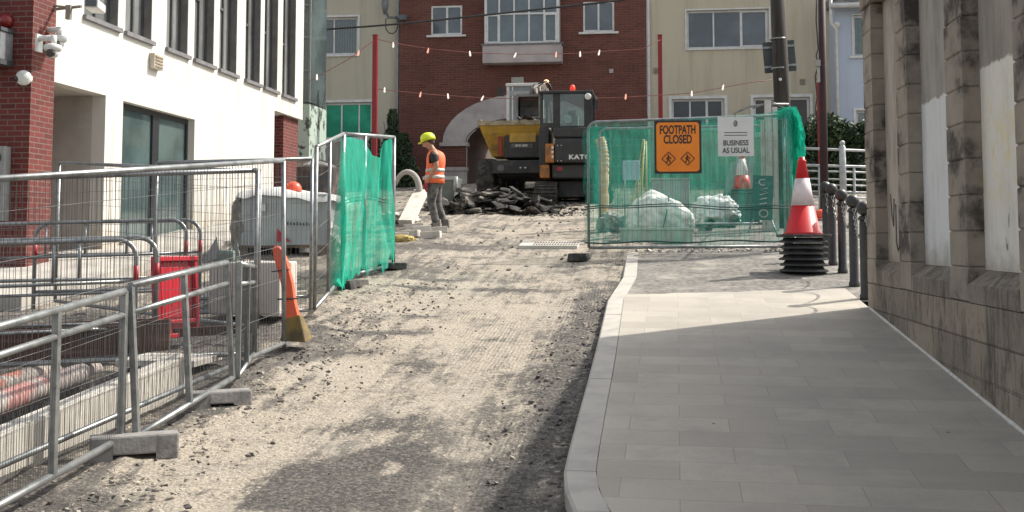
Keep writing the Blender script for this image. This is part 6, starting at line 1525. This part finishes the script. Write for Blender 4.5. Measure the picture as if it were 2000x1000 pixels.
# curved hook-shaped casting + tub
Yk=21.5; q=AY(800,400,Yk); g=MB(); C_=AY(795,372,Yk); pts=[C_+Vector((.34*math.cos(a)*.75,0,.38*math.sin(a))) for a in [R(-60+14*k) for k in range(17)]]
g.tube(pts,[.10-.003*k for k in range(17)],8,flat=.8); tag(g.part('concrete_ring',mat('ring_grey',(.36,.34,.31),(.25,.24,.22),s=4,r=.9,b=.3),None),'broken grey concrete ring segment standing left of the worker','ring')
Yk=24.2; x0=AY(828,300,Yk).x; x1=AY(893,300,Yk).x; zt_=AY(860,347,Yk).z; gz=S*Yk; t=thing('grey_tub','grey green steel tub standing behind the worker','tub',((x0+x1)/2,Yk,gz))
tub=mat('tub_green',(.13,.15,.14),(.2,.22,.2),s=3,r=.6)
g=MB(); g.hexa([(x0+.15,Yk+.1,gz),(x1-.15,Yk+.1,gz),(x1-.15,Yk+.6,gz),(x0+.15,Yk+.6,gz),(x0,Yk,zt_),(x1,Yk,zt_),(x1,Yk+.7,zt_),(x0,Yk+.7,zt_)]); g.part('body',tub,t,bevel=.02)
g=MB(); g.box(x0-.02,x1+.02,Yk-.03,Yk+.0,zt_-.05,zt_+.03).tube([(x1-.04,Yk-.04,zt_-.3),(x1-.02,Yk-.05,zt_+.02)],.05,8); g.part('rim',mat('rim_pale',(.4,.41,.4),r=.5),t)
# ================================================================== WORKER
wp=G(852,449,-.02)
W=thing('person','worker in lime helmet and orange vest looking down, standing left of the asphalt heap','person',wp)
W.scale=(1.12,1.12,1.0)
def xf(v): return Vector((-v[0],v[1],v[2]))
skinm=mat('skin',(.42,.22,.14),(.36,.18,.115),s=8,r=.55); tee=mat('black_tee',(.018,.018,.02),(.03,.03,.032),s=6,r=.9); tro=mat('work_trousers',(.15,.142,.135),(.03,.03,.032),s=11,r=.9,c3=(.32,.30,.27),s3=5,lo3=.55,hi3=.68)
vesto=mat('hivis_orange',(.88,.17,.06),(.76,.13,.05),s=5,r=.7); band=mat('reflective_band',(.55,.53,.48),(.4,.38,.35),s=9,r=.4); lime=mat('lime_helmet',(.66,.76,.02),(.58,.68,.02),s=2,r=.35)
body=[([(.03,0,.93,.11),(.03,0,1.08,.11),(.01,0,1.26,.125),(.01,0,1.40,.11),(.055,0,1.475,.058),(.095,0,1.525,.053),(.145,0,1.60,.085),(.165,0,1.66,.080)],None)]
idx=8
def add(ch,att):
    global idx
    body.append((ch,att)); s_=idx; idx+=len(ch); return s_
add([(.215,0,1.575,.034),(.232,0,1.55,.026)],6)           # jaw and chin
add([(.238,0,1.615,.014),(.257,0,1.603,.010)],6)          # nose
for s_ in (-1,1): add([(.14,s_*.085,1.61,.014),(.128,s_*.093,1.622,.011)],6)   # ears
hands=[]
arms={-1:[(.0,-.17,1.39,.062),(-.045,-.225,1.16,.046),(-.02,-.23,1.12,.043),(.09,-.205,.93,.031),(.115,-.20,.88,.027)],1:[(.02,.17,1.39,.062),(.02,.22,1.14,.045),(.06,.225,1.09,.042),(.17,.20,.93,.031),(.19,.195,.885,.027)]}
fing=[]
for s_ in (-1,1):
    a=arms[s_]; i0=add(a,3); w_=Vector(a[-1][:3]); p1=w_+Vector((.012,0,-.035)); p2=w_+Vector((.02,0,-.075))
    ip=add([(*p1,.026),(*p2,.024)],i0+len(a)-1)
    hand=[([(*w_,.03),(*p1,.032),(*p2,.030)],None)]; hi=3
    for k,(dy,l_) in enumerate(((-.03,.060),(-.01,.072),(.01,.068),(.03,.052))):
        q=[p2+Vector((dy*.15+.004,dy,-.02)),p2+Vector((.014,dy,-.02-l_*.5)),p2+Vector((-.004,dy*.9,-.02-l_)),p2+Vector((-.02,dy*.85,-.025-l_*1.0))]
        add([(*v,.0085) for v in q],ip+1); hand.append(([(*v,.0115) for v in q],2))
    q=[p1+Vector((.025,-s_*.02,-.005)),p1+Vector((.045,-s_*.03,-.035)),p1+Vector((.045,-s_*.028,-.06))]
    add([(*v,.010) for v in q],ip); hand.append(([(*v,.0135) for v in q],1)); hands.append(hand)
legs={-1:[(.03,-.095,.86,.088),(.065,-.10,.50,.058),(.05,-.10,.44,.056),(-.02,-.10,.12,.040),(-.01,-.10,.06,.042),(.10,-.11,.04,.036)],1:[(.02,.095,.86,.088),(.01,.11,.50,.058),(-.01,.11,.44,.056),(-.12,.11,.12,.040),(-.12,.11,.06,.042),(-.01,.12,.04,.036)]}
for s_ in (-1,1): add(legs[s_],0)
skin('body',body,skinm,W,2,xf)
def fatten(ch,k,d=.0): return [(p_[0],p_[1],p_[2],p_[3]*k+d) for p_ in ch]
lg=[([(.03,0,1.02,.125),(.03,0,.93,.135)],None)]
for s_ in (-1,1):
    l_=legs[s_][:4]; l2=[l_[0],(l_[0][0]*.5+l_[1][0]*.5,l_[0][1],.68,.075),l_[1],l_[2],(l_[2][0]*.5+l_[3][0]*.5,l_[3][1],.28,.052),(l_[3][0],l_[3][1],.10,.048)]
    lg.append((fatten(l2,1.12,.012),1))
skin('trousers',lg,tro,W,2,xf)
skin('t_shirt',[([(.03,0,.98,.118),(.03,0,1.08,.122),(.01,0,1.26,.137),(.01,0,1.40,.122),(.045,0,1.455,.07)],None)]+[([(arms[s_][0][0],s_*.17,1.39,.074),(arms[s_][0][0]*.6-.01,s_*.20,1.28,.068),(arms[s_][0][0]*.5-.02,s_*.212,1.21,.064)],3) for s_ in (-1,1)],tee,W,2,xf)
for i,s_ in enumerate((-1,1)): skin('glove',hands[i],mat('glove_red',(.45,.02,.03),(.25,.02,.03),s=9,r=.7) if i==0 else bpy.data.materials['glove_red'],W,2,xf)
def loft(name,m,rings,par,th=.006,skip=None):
    g=MB(); n_=32; RR=[]
    for (cx,cz,rf,rs) in rings: RR.append([g.bm.verts.new(Vector((-(cx+rf*math.cos(2*math.pi*j/n_)*(1+.03*noise.noise((j*.4,cz*9,0)))),rs*math.sin(2*math.pi*j/n_),cz+.012*noise.noise((j*.5,cz*4,2))))) for j in range(n_)])
    for a_,b_ in zip(RR,RR[1:]):
        for j in range(n_):
            if skip and skip(j/n_,(a_[j].co.z+b_[j].co.z)/2): continue
            f=g.bm.faces.new((a_[j],a_[(j+1)%n_],b_[(j+1)%n_],b_[j])); f.smooth=True
    bmesh.ops.delete(g.bm,geom=[v for v in g.bm.verts if not v.link_faces],context='VERTS')
    o=g.part(name,m,par,local=True); sd=o.modifiers.new('s','SOLIDIFY'); sd.thickness=th; return o
arm_hole=lambda u,z: (abs(u-.25)<.085 or abs(u-.75)<.085) and z>1.20
vr=[(.03,.86,.165,.20),(.03,.95,.16,.20),(.03,1.05,.15,.19),(.02,1.15,.15,.19),(.01,1.22,.155,.195),(.01,1.32,.155,.19),(.01,1.38,.145,.175),(.015,1.43,.125,.14),(.03,1.465,.09,.10)]
vest=loft('vest',vesto,vr,W,skip=arm_hole)
for z_,h_ in ((.98,.03),(1.10,.03)):
    k=lambda z:[( lerp(a[0],b[0],(z-a[1])/(b[1]-a[1])),z,lerp(a[2],b[2],(z-a[1])/(b[1]-a[1]))+.006,lerp(a[3],b[3],(z-a[1])/(b[1]-a[1]))+.006) for a,b in zip(vr,vr[1:]) if a[1]<=z<=b[1]][0]
    loft('reflective_band',band,[k(z_-h_),k(z_+h_)],vest,.003)
loft('collar_band',mat('vest_trim',(.6,.1,.04)),[(.035,1.455,.098,.108),(.045,1.475,.085,.092)],vest,.006)
for s_ in (-1,1):
    l_=legs[s_]; g=MB(); ax=-l_[3][0]; y=l_[4][1]
    prof=[(-.09,.0),(.20,.0),(.215,.035),(.19,.075),(.10,.10),(.055,.15),(.05,.20),(-.07,.20),(-.085,.08)]
    g.prism([(a,b) for a,b in prof],y-.048,y+.048,lambda a,b,d:Vector((ax-a,d,b))); g.part('boot',mat('boot_dust',(.13,.12,.11),(.3,.28,.25),s=7,r=.9) if s_<0 else bpy.data.materials['boot_dust'],W,local=True,bevel=.02)
hp=Vector((.142,0,1.672)); M=Matrix.Translation(xf(hp))@Matrix.Rotation(R(-14),4,'Y')
g=MB(); r=.125; g.lathe([(r*1.02,-.012),(r*1.02,r*.25),(r*.95,r*.6),(r*.74,r*.93),(r*.4,r*1.1),(.002,r*1.15)],(0,0,0),24)
for v in g.bm.verts: v.co=M@v.co
hm=g.part('helmet',lime,W,local=True)
g=MB(); g.prism([((math.cos(a)*r*1.02+(r*.45*max(0,math.cos(a*1.15)))),math.sin(a)*r*.98) for a in [R(-90+10*k) for k in range(19)]],-.014,-.002,lambda a,b,d:M@Vector((-a,b,d-a*.1))); g.part('peak',lime,hm,local=True)
g=MB(); hr=mat('hair_dark',(.06,.04,.03),r=.8); g.ell((0,0,0),(.088,.084,.07),14,8); 
for v in g.bm.verts: v.co=xf((.12,0,1.635))+v.co
g.part('hair',hr,W,local=True)
for s_ in (-1,1): g=MB(); g.ell(xf((.222,s_*.032,1.628)),(.010,.012,.008),8,6); g.part('eye',mat('eye_dark',(.03,.02,.02),r=.3) if s_<0 else bpy.data.materials['eye_dark'],W,local=True)
g=MB(); g.tube([xf((.236,-.02,1.572)),xf((.243,0,1.573)),xf((.236,.02,1.572))],.006,5); g.part('mouth',mat('lips',(.28,.10,.08),r=.5),W,local=True)
